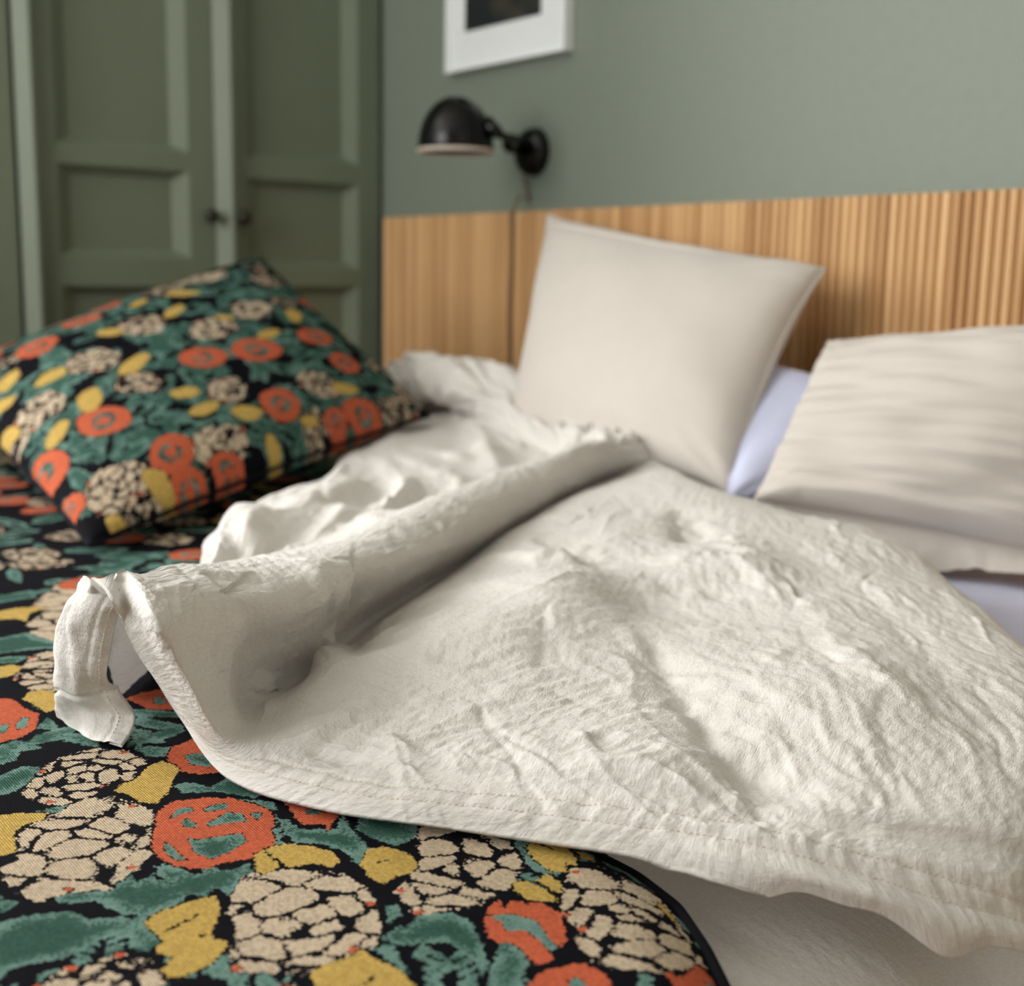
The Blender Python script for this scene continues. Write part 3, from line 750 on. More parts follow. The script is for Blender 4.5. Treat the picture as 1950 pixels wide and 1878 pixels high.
# shape: lies flat, sinks a little, rolls off its right-hand edge; rises where it is bunched up under the cushion
ED = edge_dist(U, V)
sp_z = 0.0016 * noise(U * 7, V * 7, 3) + 0.0007 * noise(U * 22, V * 22, 4)
t = np.clip(ED / 0.05, 0, 1); sp_z -= 0.020 * (1 - t) ** 2
l0, l1 = P(-100, 1905, 0)[:2], P(1440, 1905, 0)[:2]; ln_ = (l1 - l0) / np.linalg.norm(l1 - l0)
def over_edge(X_, Y_): return np.clip((X_ - l0[0]) * -ln_[1] * -1 + (Y_ - l0[1]) * ln_[0] * -1, 0, 1)
over = np.minimum(over_edge(U, V), np.clip(U - 1.97, 0, 1)); sp_z -= np.minimum(over ** 2 * 7, over * .9)
keepv = (ED > -0.0015)
SPZ = ZB + sp_z
Vt = np.stack([U, V, SPZ], -1).reshape(-1, 3)
Q = grid_quads(*U.shape); kv = keepv.ravel()
Q = Q[kv[Q].all(1)]
used = np.zeros(len(Vt), bool); used[Q.ravel()] = True
remap = np.cumsum(used) - 1
at4 = np.stack([pt.be, pt.og, pt.te, pt.te], -1).reshape(-1, 4)
me = np_mesh('bedspread', Vt[used], remap[Q], np.stack([U, V], -1).reshape(-1, 2)[used], at4[used])
ya_ = me.attributes.new('yellow', 'FLOAT', 'POINT'); ya_.data.foreach_set('value', pt.ye.ravel()[used].astype(np.float32))
spread = empty('bedspread', (1.2, -1.3, ZB))
tag(spread, 'black floral woven bedspread with orange, yellow and beige flowers over the foot of the bed', 'bedspread')
link('cover', me, M_FLORAL, spread, True)
# bound black edge
ep = []
for i in range(len(exy) - 1):
    for k in range(14): ep.append(exy[i] + (exy[i + 1] - exy[i]) * k / 14)
ep = np.array(ep); ep = ep[(ep[:, 0] > 1.6)]
for _ in range(6): ep[1:-1] = (ep[:-2] + 2 * ep[1:-1] + ep[2:]) / 4
ov = np.minimum(over_edge(ep[:, 0], ep[:, 1]), np.clip(ep[:, 0] - 1.97, 0, 1)); ez = ZB - 0.020 - np.minimum(ov ** 2 * 7, ov * .9)
link('edge_binding', tube_mesh('edge_binding', [(a[0], a[1], z) for a, z in zip(ep, ez)], 0.0042, 8), M_BLACKC, spread, True)

# ------------------------------------------------------------------ spline surfaces
def cr_axis(A, n, axis):
    """Catmull-Rom upsample along an axis, n steps per cell"""
    A = np.moveaxis(A, axis, 0); K = A.shape[0]
    ext = np.concatenate([2 * A[:1] - A[1:2], A, 2 * A[-1:] - A[-2:-1]])
    out = []
    for i in range(K - 1):
        p0, p1, p2, p3 = ext[i], ext[i + 1], ext[i + 2], ext[i + 3]
        for k in range(n):
            t = k / n
            out.append(0.5 * (2 * p1 + (p2 - p0) * t + (2 * p0 - 5 * p1 + 4 * p2 - p3) * t * t + (3 * p1 - p0 - 3 * p2 + p3) * t ** 3))
    out.append(A[-1]); return np.moveaxis(np.array(out), 0, axis)
def normals(X):
    du = np.gradient(X, axis=1); dv = np.gradient(X, axis=0)
    n = np.cross(du, dv); n /= np.maximum(np.linalg.norm(n, axis=-1, keepdims=True), 1e-9); return n
def arclen(X, axis):
    d = np.linalg.norm(np.diff(X, axis=axis), axis=-1); z = np.zeros_like(np.take(d, [0], axis))
    return np.concatenate([z, np.cumsum(d, axis)], axis)

# ------------------------------------------------------------------ duvet: fifteen lines of measured points, from the near hem to the headboard
# columns: outer foot, outer top, middle, dip, RIDGE, face, face, valley, shoulder, body x4, right crest, right foot
NET = [
 [(178,1190,7),(174,1145,9.8),(172,1112,12.3),(182,1101,13.0),(222,1147,12),(246,1215,8.3),(300,1302,4.3),(345,1372,1.5),(430,1478,.7),(620,1540,.7),(900,1582,.7),(1230,1632,.6),(1600,1705,-.5),(1960,1815,-4),(2060,1870,-7)],
 [(230,1322,.5),(225,1250,4),(205,1150,10),(205,1105,12.9),(238,1092,13.2),(285,1180,11.9),(345,1300,7),(405,1405,2.8),(490,1455,1.8),(690,1500,1.9),(950,1535,2.0),(1270,1575,2.0),(1560,1613,1.8),(1930,1680,0),(2060,1720,-3)],
 [(285,1265,.5),(282,1210,4),(280,1160,8),(278,1118,11.5),(272,1092,13),(332,1160,11.9),(378,1288,7.2),(440,1383,3.2),(540,1408,2.5),(745,1465,2.4),(988,1490,2.6),(1302,1530,2.7),(1597,1570,2.4),(1945,1630,.8),(2070,1670,-2)],
 [(335,1215,.5),(335,1170,4),(335,1120,7),(332,1098,10),(335,1083,12),(428,1140,10.6),(448,1250,5.4),(502,1342,.8),(582,1370,3.0),(790,1425,3.3),(1020,1440,3.5),(1330,1480,3.6),(1630,1525,3.3),(1960,1580,2),(2080,1620,-1)],
 [(388,1080,.8),(400,1062,4),(430,1074,5),(455,1078,6.5),(475,1066,10.6),(545,1135,9.4),(556,1218,4.9),(578,1285,.9),(630,1297,3.5),(880,1335,4.2),(1110,1350,4.4),(1410,1390,4.3),(1700,1430,4),(1980,1475,3),(2090,1500,0)],
 [(425,1012,.8),(452,986,5.5),(520,1015,5.3),(590,1040,5),(625,1034,9.6),(690,1078,8.8),(695,1142,4.7),(715,1180,.8),(745,1194,3.8),(955,1220,4.6),(1190,1245,4.7),(1460,1280,4.9),(1750,1325,4.6),(2010,1385,3.4),(2090,1390,.2)],
 [(600,940,.8),(628,916,5.2),(705,955,5.3),(772,985,5),(805,958,9),(850,998,8.4),(856,1053,5.1),(864,1083,1.3),(890,1092,4.4),(1055,1105,5.8),(1240,1150,5.1),(1490,1185,5.2),(1750,1230,5),(2010,1315,3.6),(2075,1300,.2)],
 [(668,872,1),(692,848,5.2),(805,892,6),(905,928,6),(955,898,8.8),(985,930,7.8),(990,975,5.2),(992,998,2.3),(1012,1003,5.2),(1130,1030,6.2),(1295,1070,5.6),(1505,1105,5.6),(1730,1140,5.5),(1955,1235,4),(2005,1220,.2)],
 [(790,812,3.5),(832,784,7),(940,832,8),(1040,872,7),(1103,848,10.5),(1132,870,9),(1120,912,5.9),(1117,930,3.9),(1135,936,6.3),(1215,968,6.6),(1340,1000,6.4),(1520,1030,6.1),(1690,1058,5.8),(1840,1135,4),(1880,1125,.2)],
 [(760,770,9),(805,742,12),(940,762,12),(1062,802,11),(1187,824,11),(1225,848,9.8),(1240,868,8.4),(1250,882,7.6),(1275,893,8),(1315,913,8),(1400,943,7.4),(1520,977,6.6),(1630,1003,6),(1735,1058,4),(1775,1048,.2)],
 [(735,705,15),(792,674,18),(900,702,16),(1020,722,15),(1150,775,12.5),(1230,815,9),(1260,838,6.5),(1280,860,4.6),(1302,872,4.6),(1345,897,4.6),(1425,927,4),(1520,952,3.6),(1600,973,3.2),(1690,1032,2),(1730,1040,.1)],
 [(742,712,8),(800,690,9),(900,712,8),(1020,735,7),(1150,785,6),(1230,822,3),(1265,843,1),(1285,862,.3),(1306,872,.3),(1350,893,.3),(1428,920,.3),(1525,945,.3),(1605,965,.3),(1700,1020,.2),(1735,1030,.1)],
]
net = np.array([[P(*q) for q in row] for row in NET])
hz = net[9] - CAM; hz[:, 2] = 0; hz /= np.linalg.norm(hz, axis=1, keepdims=True)
for c_ in range(5, 15):                 # behind the last line the duvet drops to the sheet
    z8 = net[9, c_, 2]
    net[10, c_] = net[9, c_] + hz[c_] * 0.05; net[10, c_, 2] = ZB + (z8 - ZB) * .55
    net[11, c_] = net[9, c_] + hz[c_] * 0.075; net[11, c_, 2] = ZB + .002
for c_ in range(0, 5):
    net[11, c_] = net[10, c_] + hz[c_] * 0.06; net[11, c_, 2] = net[10, c_, 2] - .10
hz13 = net[:, 13] - CAM; hz13[:, 2] = 0; hz13 /= np.linalg.norm(hz13, axis=1, keepdims=True)
net[:, 14] = net[:, 13] + hz13 * 0.03; net[:, 14, 2] = np.minimum(ZB - .015, net[:, 13, 2] - .02)
net[..., 1] = np.minimum(net[..., 1], -0.09)
SU = 34
def buckle(X0, eu, ev, iters=260, kf=0.003, kb=0.12, seed=5):
    """crumple a cloth: give it more length than its resting shape has room for and let it buckle"""
    du = np.linalg.norm(np.diff(X0, axis=1), axis=-1) * (1 + .5 * (eu[:, 1:] + eu[:, :-1]))
    dv = np.linalg.norm(np.diff(X0, axis=0), axis=-1) * (1 + .5 * (ev[1:] + ev[:-1]))
    sh1 = np.linalg.norm(X0[1:, 1:] - X0[:-1, :-1], axis=-1) * (1 + .25 * (eu + ev)[1:, 1:] * 1.0)
    sh2 = np.linalg.norm(X0[1:, :-1] - X0[:-1, 1:], axis=-1) * (1 + .25 * (eu + ev)[1:, 1:] * 1.0)
    nm = normals(X0); r_ = np.random.default_rng(seed); R_, C_ = X0.shape[:2]
    gi, gj = np.meshgrid(np.arange(R_), np.arange(C_), indexing='ij')
    X = X0 + nm * (0.0012 * noise(gi * .13, gj * .13, 3) + .0006 * r_.normal(size=(R_, C_)))[..., None]
    cu = X0[:, 1:-1] - .5 * (X0[:, 2:] + X0[:, :-2]); cv = X0[1:-1] - .5 * (X0[2:] + X0[:-2])
    for it in range(iters):
        acc = np.zeros_like(X)
        def edge(A, B, L, sa, sb, k):
            d = B - A; l = np.sqrt((d * d).sum(-1)); c = (d * ((l - L) / np.maximum(l, 1e-9) * k)[..., None]); acc[sa] += c; acc[sb] -= c
        edge(X[:, :-1], X[:, 1:], du, (slice(None), slice(None, -1)), (slice(None), slice(1, None)), .16)
        edge(X[:-1], X[1:], dv, (slice(None, -1),), (slice(1, None),), .16)
        edge(X[:-1, :-1], X[1:, 1:], sh1, (slice(None, -1), slice(None, -1)), (slice(1, None), slice(1, None)), .03)
        edge(X[:-1, 1:], X[1:, :-1], sh2, (slice(None, -1), slice(1, None)), (slice(1, None), slice(None, -1)), .03)
        acc[:, 1:-1] += kb * (.5 * (X[:, 2:] + X[:, :-2]) + cu - X[:, 1:-1])
        acc[1:-1] += kb * (.5 * (X[2:] + X[:-2]) + cv - X[1:-1])
        acc += kf * (X0 - X)
        X = X + acc
        X[0] = X0[0] + (X[0] - X0[0]) * .5
    return X
def samp(A, q, axis):                      # cubic resampling at fractional indices q
    A = np.moveaxis(A, axis, 0); K = A.shape[0]; i = np.clip(np.floor(q).astype(int), 0, K - 2); f = (q - i).reshape((-1,) + (1,) * (A.ndim - 1))
    g = lambda k: A[np.clip(i + k, 0, K - 1)]
    p0, p1, p2, p3 = g(-1), g(0), g(1), g(2)
    return np.moveaxis(.5 * (2 * p1 + (p2 - p0) * f + (2 * p0 - 5 * p1 + 4 * p2 - p3) * f ** 2 + (3 * p1 - p0 - 3 * p2 + p3) * f ** 3), 0, axis)
SV = 56
X = cr_axis(cr_axis(net, SU, 0), SV, 1)
# even out the spacing for the crumpling step
h_ = 0.0046
rs = np.linalg.norm(np.diff(X[:, 8 * SV:12 * SV], axis=0), axis=-1).mean(1); rs = np.concatenate([[0], np.cumsum(rs)])
cs_ = np.linalg.norm(np.diff(X[2 * SU:6 * SU], axis=1), axis=-1).mean(0); cs_ = np.concatenate([[0], np.cumsum(cs_)])
nr, nc = int(rs[-1] / h_), int(cs_[-1] / h_)
ri = np.interp(np.linspace(0, rs[-1], nr), rs, np.arange(len(rs))); ci = np.interp(np.linspace(0, cs_[-1], nc), cs_, np.arange(len(cs_)))
XC = samp(samp(X, ri, 0), ci, 1)
gx_, gy_ = XC[..., 0], XC[..., 1]
eu = 0.006 + 0.080 * smooth(-.25, .5, noise(gx_ * 8, gy_ * 8, 101)); ev = 0.006 + 0.055 * smooth(-.25, .5, noise(gx_ * 8, gy_ * 8, 103))
hemk = smooth(0.025, 0.075, np.linspace(0, rs[-1], nr))[:, None]
eu = eu * hemk; ev = ev * hemk
XB = buckle(XC, eu, ev)
dB = (XB - XC) * smooth(0.012, 0.05, np.linspace(0, rs[-1], nr))[:, None, None]
X = X + samp(samp(dB, np.interp(rs, np.linspace(0, rs[-1], nr), np.arange(nr)), 0), np.interp(cs_, np.linspace(0, cs_[-1], nc), np.arange(nc)), 1)
print('crumple', nr, nc, float(np.abs(dB).max()), float(dB.std()))
S = arclen(X, 0)                       # distance from the hem
T = np.repeat(cs_[None, :], X.shape[0], 0)      # woven coordinates of the cloth
SN = np.repeat(rs[:, None], X.shape[1], 1)
nrm = normals(X)
if nrm[X.shape[0] // 3, int(X.shape[1] * .7), 2] < 0: nrm = -nrm
gpx, gpy, gz = proj(X)
def on_surface(pl, lo=0, hi=None):
    out = []
    for (a, b) in pl:
        sc_ = np.hypot(gpx - a, gpy - b) + gz * 6
        i = np.unravel_index(np.argmin(sc_), sc_.shape); out.append(X[i])
    return np.array(out)
def crease(pl, amp, width, prof='gauss'):
    pts = on_surface(pl); D = np.full(X.shape[:2], 9.0); A = np.zeros(X.shape[:2])
    n = len(pts) - 1
    lo = pts.min(0) - width * 8; hi = pts.max(0) + width * 8
    m = ((X > lo) & (X < hi)).all(-1)
    if not m.any(): return
    Xm = X[m]; d = np.full(len(Xm), 9.0); tt = np.zeros(len(Xm)); sd_ = np.zeros(len(Xm))
    for i in range(n):
        a, e = pts[i], pts[i + 1] - pts[i]
        wv = Xm - a; t_ = np.clip((wv @ e) / max(e @ e, 1e-12), 0, 1)
        q = np.linalg.norm(wv - t_[:, None] * e, axis=1); k = q < d
        sd_ = np.where(k, np.sign(e[0] * wv[:, 1] - e[1] * wv[:, 0]), sd_)
        d = np.where(k, q, d); tt = np.where(k, (i + t_) / n, tt)
    fade = smooth(0, .25, tt) * smooth(1, .7, tt)
    wob = 1 + .5 * noise(Xm[:, 0] * 40, Xm[:, 1] * 40, 2)
    ww = width * np.where(sd_ > 0, 1.9, .75)
    disp[m] += amp * .8 * fade * wob * np.exp(1 - np.sqrt((d / ww) ** 2 + 1))
disp = np.zeros(X.shape[:2])
UVx, UVy = T, S
# --- the loose lower edge bags out in two places
bag = .012 * np.exp(-((gpx - 1395) / 95) ** 2) + .015 * np.exp(-((gpx - 1775) / 85) ** 2) + .004 * np.exp(-((gpx - 1600) / 60) ** 2)
inw0 = X[14] - X[0]; inw0 /= np.linalg.norm(inw0, axis=-1, keepdims=True)
X = X + (-inw0[None] * 1.0 + np.array([0, 0, -.35])) * (bag * np.clip(1 - S / .022, 0, 1) ** .7)[..., None] + np.array([0, 0, .35]) * (bag * np.exp(-((S - .012) / .007) ** 2))[..., None]
# --- soft billows and crumples
wx, wy, wz = X[..., 0], X[..., 1], X[..., 2]
body = smooth(0.015, 0.06, S)
disp += body * 0.003 * noise(wx * 9, wy * 9, 6)
rc = np.random.default_rng(23)
def sharp_crease(p, ax, L, amp, width):
    """a short pinched crease: p centre index, ax direction in the surface"""
    m = (np.abs(wx - p[0]) < L) & (np.abs(wy - p[1]) < L) & (np.abs(wz - p[2]) < L)
    q = X[m] - p; al = q @ ax; ac = np.linalg.norm(q - al[:, None] * ax, axis=1) 
    side = np.sign(q @ np.cross(ax, [0, 0, 1.0]))
    bend = 0.10 * L * np.sin(al / L * 3 + p[0] * 90)
    dd = np.abs(side * ac - bend)
    disp[m] += amp * np.exp(-dd / width) * np.clip(1 - (al / L) ** 2, 0, 1) ** 1.5
def px_dir(a, b, z=5.0):
    d = P(*b, z) - P(*a, z); return d / np.linalg.norm(d)
FIELDS = [  # (region in the photo, main direction, number)
 ((1350, 980, 1950, 1600), px_dir((1400, 1090), (1880, 1420)), 130),
 ((650, 1050, 1350, 1480), px_dir((700, 1300), (1200, 1230)), 40),
 ((700, 1250, 1500, 1560), px_dir((900, 1330), (1250, 1520)), 50),
 ((250, 850, 1150, 1200), px_dir((600, 1040), (700, 1150)), 45),
 ((450, 780, 1200, 1000), px_dir((500, 1000), (800, 860)), 60),
]
for (x0, y0, x1, y1), ax, cnt in FIELDS:
    ii = np.argwhere((gpx > x0) & (gpx < x1) & (gpy > y0) & (gpy < y1) & (S > .035))
    for k in range(cnt):
        i = ii[rc.integers(len(ii))]; p = X[i[0], i[1]]; n_ = nrm[i[0], i[1]]
        a_ = ax + rc.normal(size=3) * .24; a_ -= n_ * (a_ @ n_); a_ /= np.linalg.norm(a_)
        sgn_ = 1 if rc.random() < .62 else -1
        sharp_crease(p, a_, rc.uniform(.02, .11), sgn_ * rc.uniform(.0005, .0024), rc.uniform(.0018, .0048))
hemL = 1 - .8 * smooth(.06, .025, S) * smooth(560, 380, gpx)
disp += hemL * 0.0006 * noise(T * 60, SN * 150, 41) * smooth(-.3, .4, noise(wx * 14, wy * 14, 43)) + hemL * 0.0006 * noise(T * 150, SN * 60, 45) * smooth(-.3, .4, noise(wx * 14, wy * 14, 47))
disp += hemL * 0.00035 * noise(T * 260, SN * 220, 51)
# --- broad humps and hollows of the filling
def hump(a, b, amp, rad):
    p = on_surface([(a, b)])[0]; disp[:] += amp * np.exp(-((wx - p[0]) ** 2 + (wy - p[1]) ** 2) / rad ** 2) * body * smooth(ZB + .012, ZB + .03, wz)
hump(900, 1220, .016, .08); hump(1090, 1140, .016, .07); hump(1360, 1090, .012, .06); hump(1560, 1330, .010, .08); hump(1180, 1420, .007, .05)
hump(1230, 1150, -.012, .045); hump(1420, 1180, -.006, .05)
# --- fine washed-linen crinkle, running with the pull of the cloth
def crinkle(ax, lo, seed):
    p1 = wx * ax[0] + wy * ax[1]; p2 = -wx * ax[1] + wy * ax[0]; wp_ = .010 * noise(wx * 18, wy * 18, seed)
    return noise((p1 + wp_) * 26, (p2 + wp_) * 120, seed + 1) + .6 * noise((p1 - wp_) * 45, (p2 + wp_) * 230, seed + 2) + .7 * noise((p1 + wp_) * 14, (p2 - wp_) * 55, seed + 3)
dL = px_dir((700, 1290), (1150, 1225)); dR = px_dir((1400, 1090), (1880, 1420)); dU = px_dir((600, 1040), (680, 1130))
kR = smooth(1150, 1380, gpx + (gpy - 1200) * -.4); kU = smooth(40, -40, gpy - (1180 - (gpx - 500) * .55)) * smooth(1250, 1100, gpx)
body2 = smooth(.034, .085, S)
fine = crinkle(dL, 0, 141) * (1 - kR) + crinkle(dR, 0, 151) * kR
fine = fine * (1 - kU) + (noise(T * 55, SN * 90, 161) + .6 * noise(T * 120, SN * 170, 163)) * kU * .6
disp += (0.0013 - .0004 * kR) * body2 * fine * (.45 + .8 * smooth(-.4, .5, noise(wx * 10, wy * 10, 171)))
# --- creases that can be seen one by one
crease([(1190,1150),(1270,1270),(1340,1370),(1410,1460),(1465,1570)], -0.008, 0.016)
crease([(1010,1035),(1060,1028),(1110,1050),(1135,1095)], -0.016, 0.010)
crease([(1000,1075),(1060,1060),(1100,1075)], 0.009, 0.010)
crease([(1290,960),(1302,1000),(1310,1040)], -0.016, 0.010)
crease([(1350,980),(1400,1040),(1440,1110),(1500,1180)], 0.005, 0.010)
crease([(1210,1170),(1270,1260),(1320,1340),(1390,1420),(1440,1510),(1460,1570)], -0.008, 0.011)
crease([(1250,1190),(1310,1280),(1370,1360),(1410,1430)], 0.005, 0.010)
crease([(1340,1370),(1385,1400),(1420,1440)], 0.004, 0.007)
crease([(1395,1470),(1440,1530),(1452,1575)], -0.005, 0.007)
crease([(1042,1180),(1040,1240),(1030,1300)], -0.004, 0.006)
crease([(1055,1180),(1052,1240)], 0.003, 0.006)
crease([(1390,1010),(1440,1080),(1560,1180),(1640,1280),(1700,1360)], 0.0035, 0.009)
crease([(1500,1000),(1620,1090),(1760,1190),(1880,1330)], 0.003, 0.009)
crease([(1560,1200),(1660,1290),(1750,1390)], 0.0035, 0.007)
crease([(1440,1240),(1470,1270),(1500,1235)], 0.003, 0.005)
crease([(1300,1215),(1400,1200),(1500,1215),(1580,1240)], 0.004, 0.008)
crease([(1280,1225),(1400,1290),(1520,1350)], 0.0035, 0.008)
crease([(1330,1350),(1430,1380),(1500,1420)], -0.003, 0.007)
crease([(1650,1130),(1760,1240),(1850,1360),(1930,1500)], -0.0035, 0.010)
crease([(1250,1090),(1340,1075),(1420,1110)], 0.006, 0.012)
crease([(1240,1125),(1330,1120),(1400,1150)], -0.006, 0.010)
crease([(1180,1200),(1215,1225),(1200,1260)], 0.004, 0.008)
crease([(492,1275),(503,1330),(503,1385)], 0.014, 0.006)
crease([(480,1290),(470,1350),(460,1385)], -0.006, 0.008)
crease([(640,1190),(625,1250),(640,1305)], 0.018, 0.009)
crease([(668,1185),(672,1235),(690,1270)], -0.018, 0.010)
crease([(590,1400),(640,1425),(680,1460)], -0.010, 0.008)
crease([(720,1395),(800,1420),(870,1470)], -0.003, 0.007)
crease([(900,1400),(1000,1430),(1060,1470)], 0.003, 0.008)
crease([(1100,1420),(1160,1440),(1210,1470)], -0.003, 0.006)
crease([(930,1330),(1000,1320),(1060,1340)], 0.003, 0.007)
crease([(800,1280),(900,1275),(1000,1300)], -0.003, 0.006)
crease([(300,1120),(340,1150),(330,1200)], -0.004, 0.010)
crease([(395,1090),(430,1120),(445,1180)], -0.009, 0.009)
crease([(400,1140),(440,1200),(440,1250)], 0.008, 0.010)
crease([(560,1060),(600,1110),(590,1170)], 0.007, 0.010)
crease([(700,1050),(800,1020),(900,970)], -0.009, 0.010)
crease([(680,1100),(780,1060),(880,1010)], 0.003, 0.010)
crease([(690,1005),(760,960),(830,905)], 0.018, 0.014)
crease([(640,985),(720,950),(760,905)], -0.016, 0.014)
crease([(560,985),(640,950),(720,900)], 0.013, 0.012)
crease([(455,985),(480,1010),(475,1040)], 0.016, 0.012)
crease([(490,1000),(520,1020),(510,1050)], -0.014, 0.012)
crease([(900,790),(960,780),(1040,800)], 0.016, 0.02)
crease([(780,700),(850,730),(900,760)], 0.020, 0.02)
crease([(700,830),(760,820),(830,800)], 0.012, 0.018)
crease([(840,880),(900,870),(960,850)], 0.018, 0.018)
crease([(1000,735),(1060,760),(1130,795)], -0.02, 0.025)
crease([(1000,790),(1080,810),(1150,815)], 0.014, 0.02)
# --- tumbled folds of the far bunch and pleats of the layer behind the ridge
ci_ = np.arange(X.shape[1])[None, :] / SV; rw_ = np.arange(X.shape[0])[:, None] / SU
far = smooth(5.2, 4.0, ci_) * smooth(7.6, 8.6, rw_)
disp += far * (.016 * noise(T * 15, SN * 20, 201) + .008 * np.clip(ridged(T * 24, SN * 22, 203) - .5, 0, 1) * 2 + .004 * noise(T * 45, SN * 50, 205))
back = smooth(3.6, 2.7, ci_) * smooth(.4, 1.0, ci_) * smooth(3.3, 4.3, rw_) * smooth(8.6, 7.6, rw_)
disp += back * (.009 * (1 - np.abs(noise(T * 9 + SN * 5, SN * 4 - T * 3, 211)) * 3) + .003 * noise(T * 40, SN * 18, 213))
# --- hem: two rows of stitching with puckers between them
s1, s2 = 0.019, 0.031
hemfade = smooth(150, 330, gpx)
for s_ in (s1, s2): disp -= (.3 + .7 * smooth(330, 520, gpx)) * 0.0011 * np.exp(-((S - s_) / 0.0022) ** 2)
puck = noise(T * 95, S * 18, 61) + .6 * noise(T * 190, S * 30, 63)
disp += 0.0012 * smooth(330, 520, gpx) * puck * np.exp(-((S - 0.026) / 0.012) ** 2)
disp += smooth(1240, 1420, gpx) * (0.010 + 0.016 * noise(T * 8, S * 0, 67)) * np.exp(-((S - 0.009) / 0.008) ** 2)
X2 = X + nrm * disp[..., None]
# nothing sinks through the spread or the sheet
X2[..., 2] = np.maximum(X2[..., 2], ZB + 0.003 - 7 * np.clip(wx - 2.04, 0, 1) ** 2 - .3 * np.clip(wx - 2.1, 0, 1))
X2[..., 1] = np.minimum(X2[..., 1], -0.07)
# rolled lower edge
n2 = normals(X2)
if n2[X.shape[0] // 3, int(X.shape[1] * .7), 2] < 0: n2 = -n2
def sm1(A, k=25):
    ker = np.ones(k) / k; return np.stack([np.convolve(np.pad(A[:, i], k // 2, mode='edge'), ker, 'valid') for i in range(3)], 1)
n2[0] = sm1(n2[0]); n2[0] /= np.linalg.norm(n2[0], axis=-1, keepdims=True)
inw = sm1(X2[12] - X2[0]); inw /= np.linalg.norm(inw, axis=-1, keepdims=True)
roll = []
for an in (150, 100, 50):
    a_ = math.radians(an); r_ = 0.0019
    roll.append(X2[0] - n2[0] * r_ * (1 - math.cos(math.pi - a_ + math.pi * 0)) * 1.0 - inw * 0 + inw * r_ * (math.sin(a_) * -1))
roll = np.array([X2[0] - n2[0] * 0.0040 + inw * 0.012, X2[0] - n2[0] * 0.0038 + inw * 0.002, X2[0] - n2[0] * 0.0019 - inw * 0.0016])
X3 = np.concatenate([roll, X2]); S3 = np.concatenate([np.stack([np.full(X.shape[1], -k) for k in (.016, .006, .002)]), SN]); T3 = np.concatenate([T[:1]] * 3 + [T])
duvet = tag(empty('duvet', tuple(P(1100, 1300, 0))), 'rumpled off-white linen duvet thrown back in a long fold across the bed', 'duvet')
link('cover', np_mesh('duvet_cover', X3.reshape(-1, 3), grid_quads(*X3.shape[:2]), np.stack([T3, S3], -1).reshape(-1, 2)), M_LINEN, duvet, True)

# --- the opening flap that hangs from the tip of the fold
FL = [
 [(238,1150,11.2),(208,1130,11.8),(184,1108,12.3),(164,1097,12.5),(156,1100,12.1),(152,1110,11.2)],
 [(222,1180,9.8),(186,1175,10),(146,1150,10.6),(126,1152,10.2),(124,1160,9.6),(140,1165,9)],
 [(207,1250,6.7),(172,1240,7.1),(130,1225,7.5),(107,1220,7.3),(107,1228,6.7),(125,1235,6.2)],
 [(203,1292,4.9),(172,1292,5.0),(128,1285,5.0),(105,1278,4.9),(105,1282,4.2),(130,1285,3.8)],
 [(220,1320,3.5),(178,1325,3.2),(130,1322,3.1),(106,1316,3.1),(106,1318,2.5),(130,1320,2.2)],
 [(254,1357,1.6),(192,1352,1.8),(136,1345,2.0),(106,1338,2.1),(108,1340,1.5),(130,1340,1.2)],
 [(250,1386,.9),(190,1380,1.0),(140,1368,1.1),(107,1352,1.3),(112,1353,.8),(130,1350,.6)],
 [(230,1419,.3),(179,1410,.3),(145,1393,.3),(109,1365,.4),(116,1362,.3),(130,1358,.3)],
]
fn = np.array([[P(*q) for q in row] for row in FL]); FX = cr_axis(cr_axis(fn, 22, 0), 26, 1)
fs, ft = arclen(FX, 0), arclen(FX, 1); fnm = normals(FX)
tocam = (CAM - FX); sgn = np.sign((fnm * tocam).sum(-1)[40:120, 5:40].mean()); fnm *= sgn
fd = 0.0016 * noise(ft * 60, fs * 40, 71) + 0.0022 * noise(ft * 28, fs * 34, 73) - 0.0010 * np.exp(-((ft - 0.013) / 0.002) ** 2)
fd += 0.0009 * noise(ft * 60, fs * 190, 75) * np.exp(-((ft - 0.007) / 0.007) ** 2)
fd -= 0.0025 * np.exp(-((fs - fs[88:89]) / 0.0025) ** 2)
fd += 0.003 * np.exp(-((ft - 0.026 - .006 * np.sin(fs * 60)) / 0.006) ** 2) * smooth(.03, .06, fs) * smooth(.13, .1, fs)
FX2 = FX + fnm * fd[..., None]; FX2[..., 2] = np.maximum(FX2[..., 2], ZB + 0.0025)
fc = FX2[:, 0] - FX2[:, 3]; fc /= np.linalg.norm(fc, axis=-1, keepdims=True)
FX3 = np.concatenate([(FX2[:, 0] - fnm[:, 0] * 0.0030 - fc * 0.010)[:, None], (FX2[:, 0] - fnm[:, 0] * 0.0022 + fc * 0.0004)[:, None], FX2], 1)
ft3 = np.concatenate([ft[:, :1] - .012, ft[:, :1] - .002, ft], 1); fs3 = np.concatenate([fs[:, :1], fs[:, :1], fs], 1)
link('flap', np_mesh('flap', FX3.reshape(-1, 3), grid_quads(*FX3.shape[:2]), np.stack([ft3, fs3], -1).reshape(-1, 2)), M_LINEN, duvet, True)

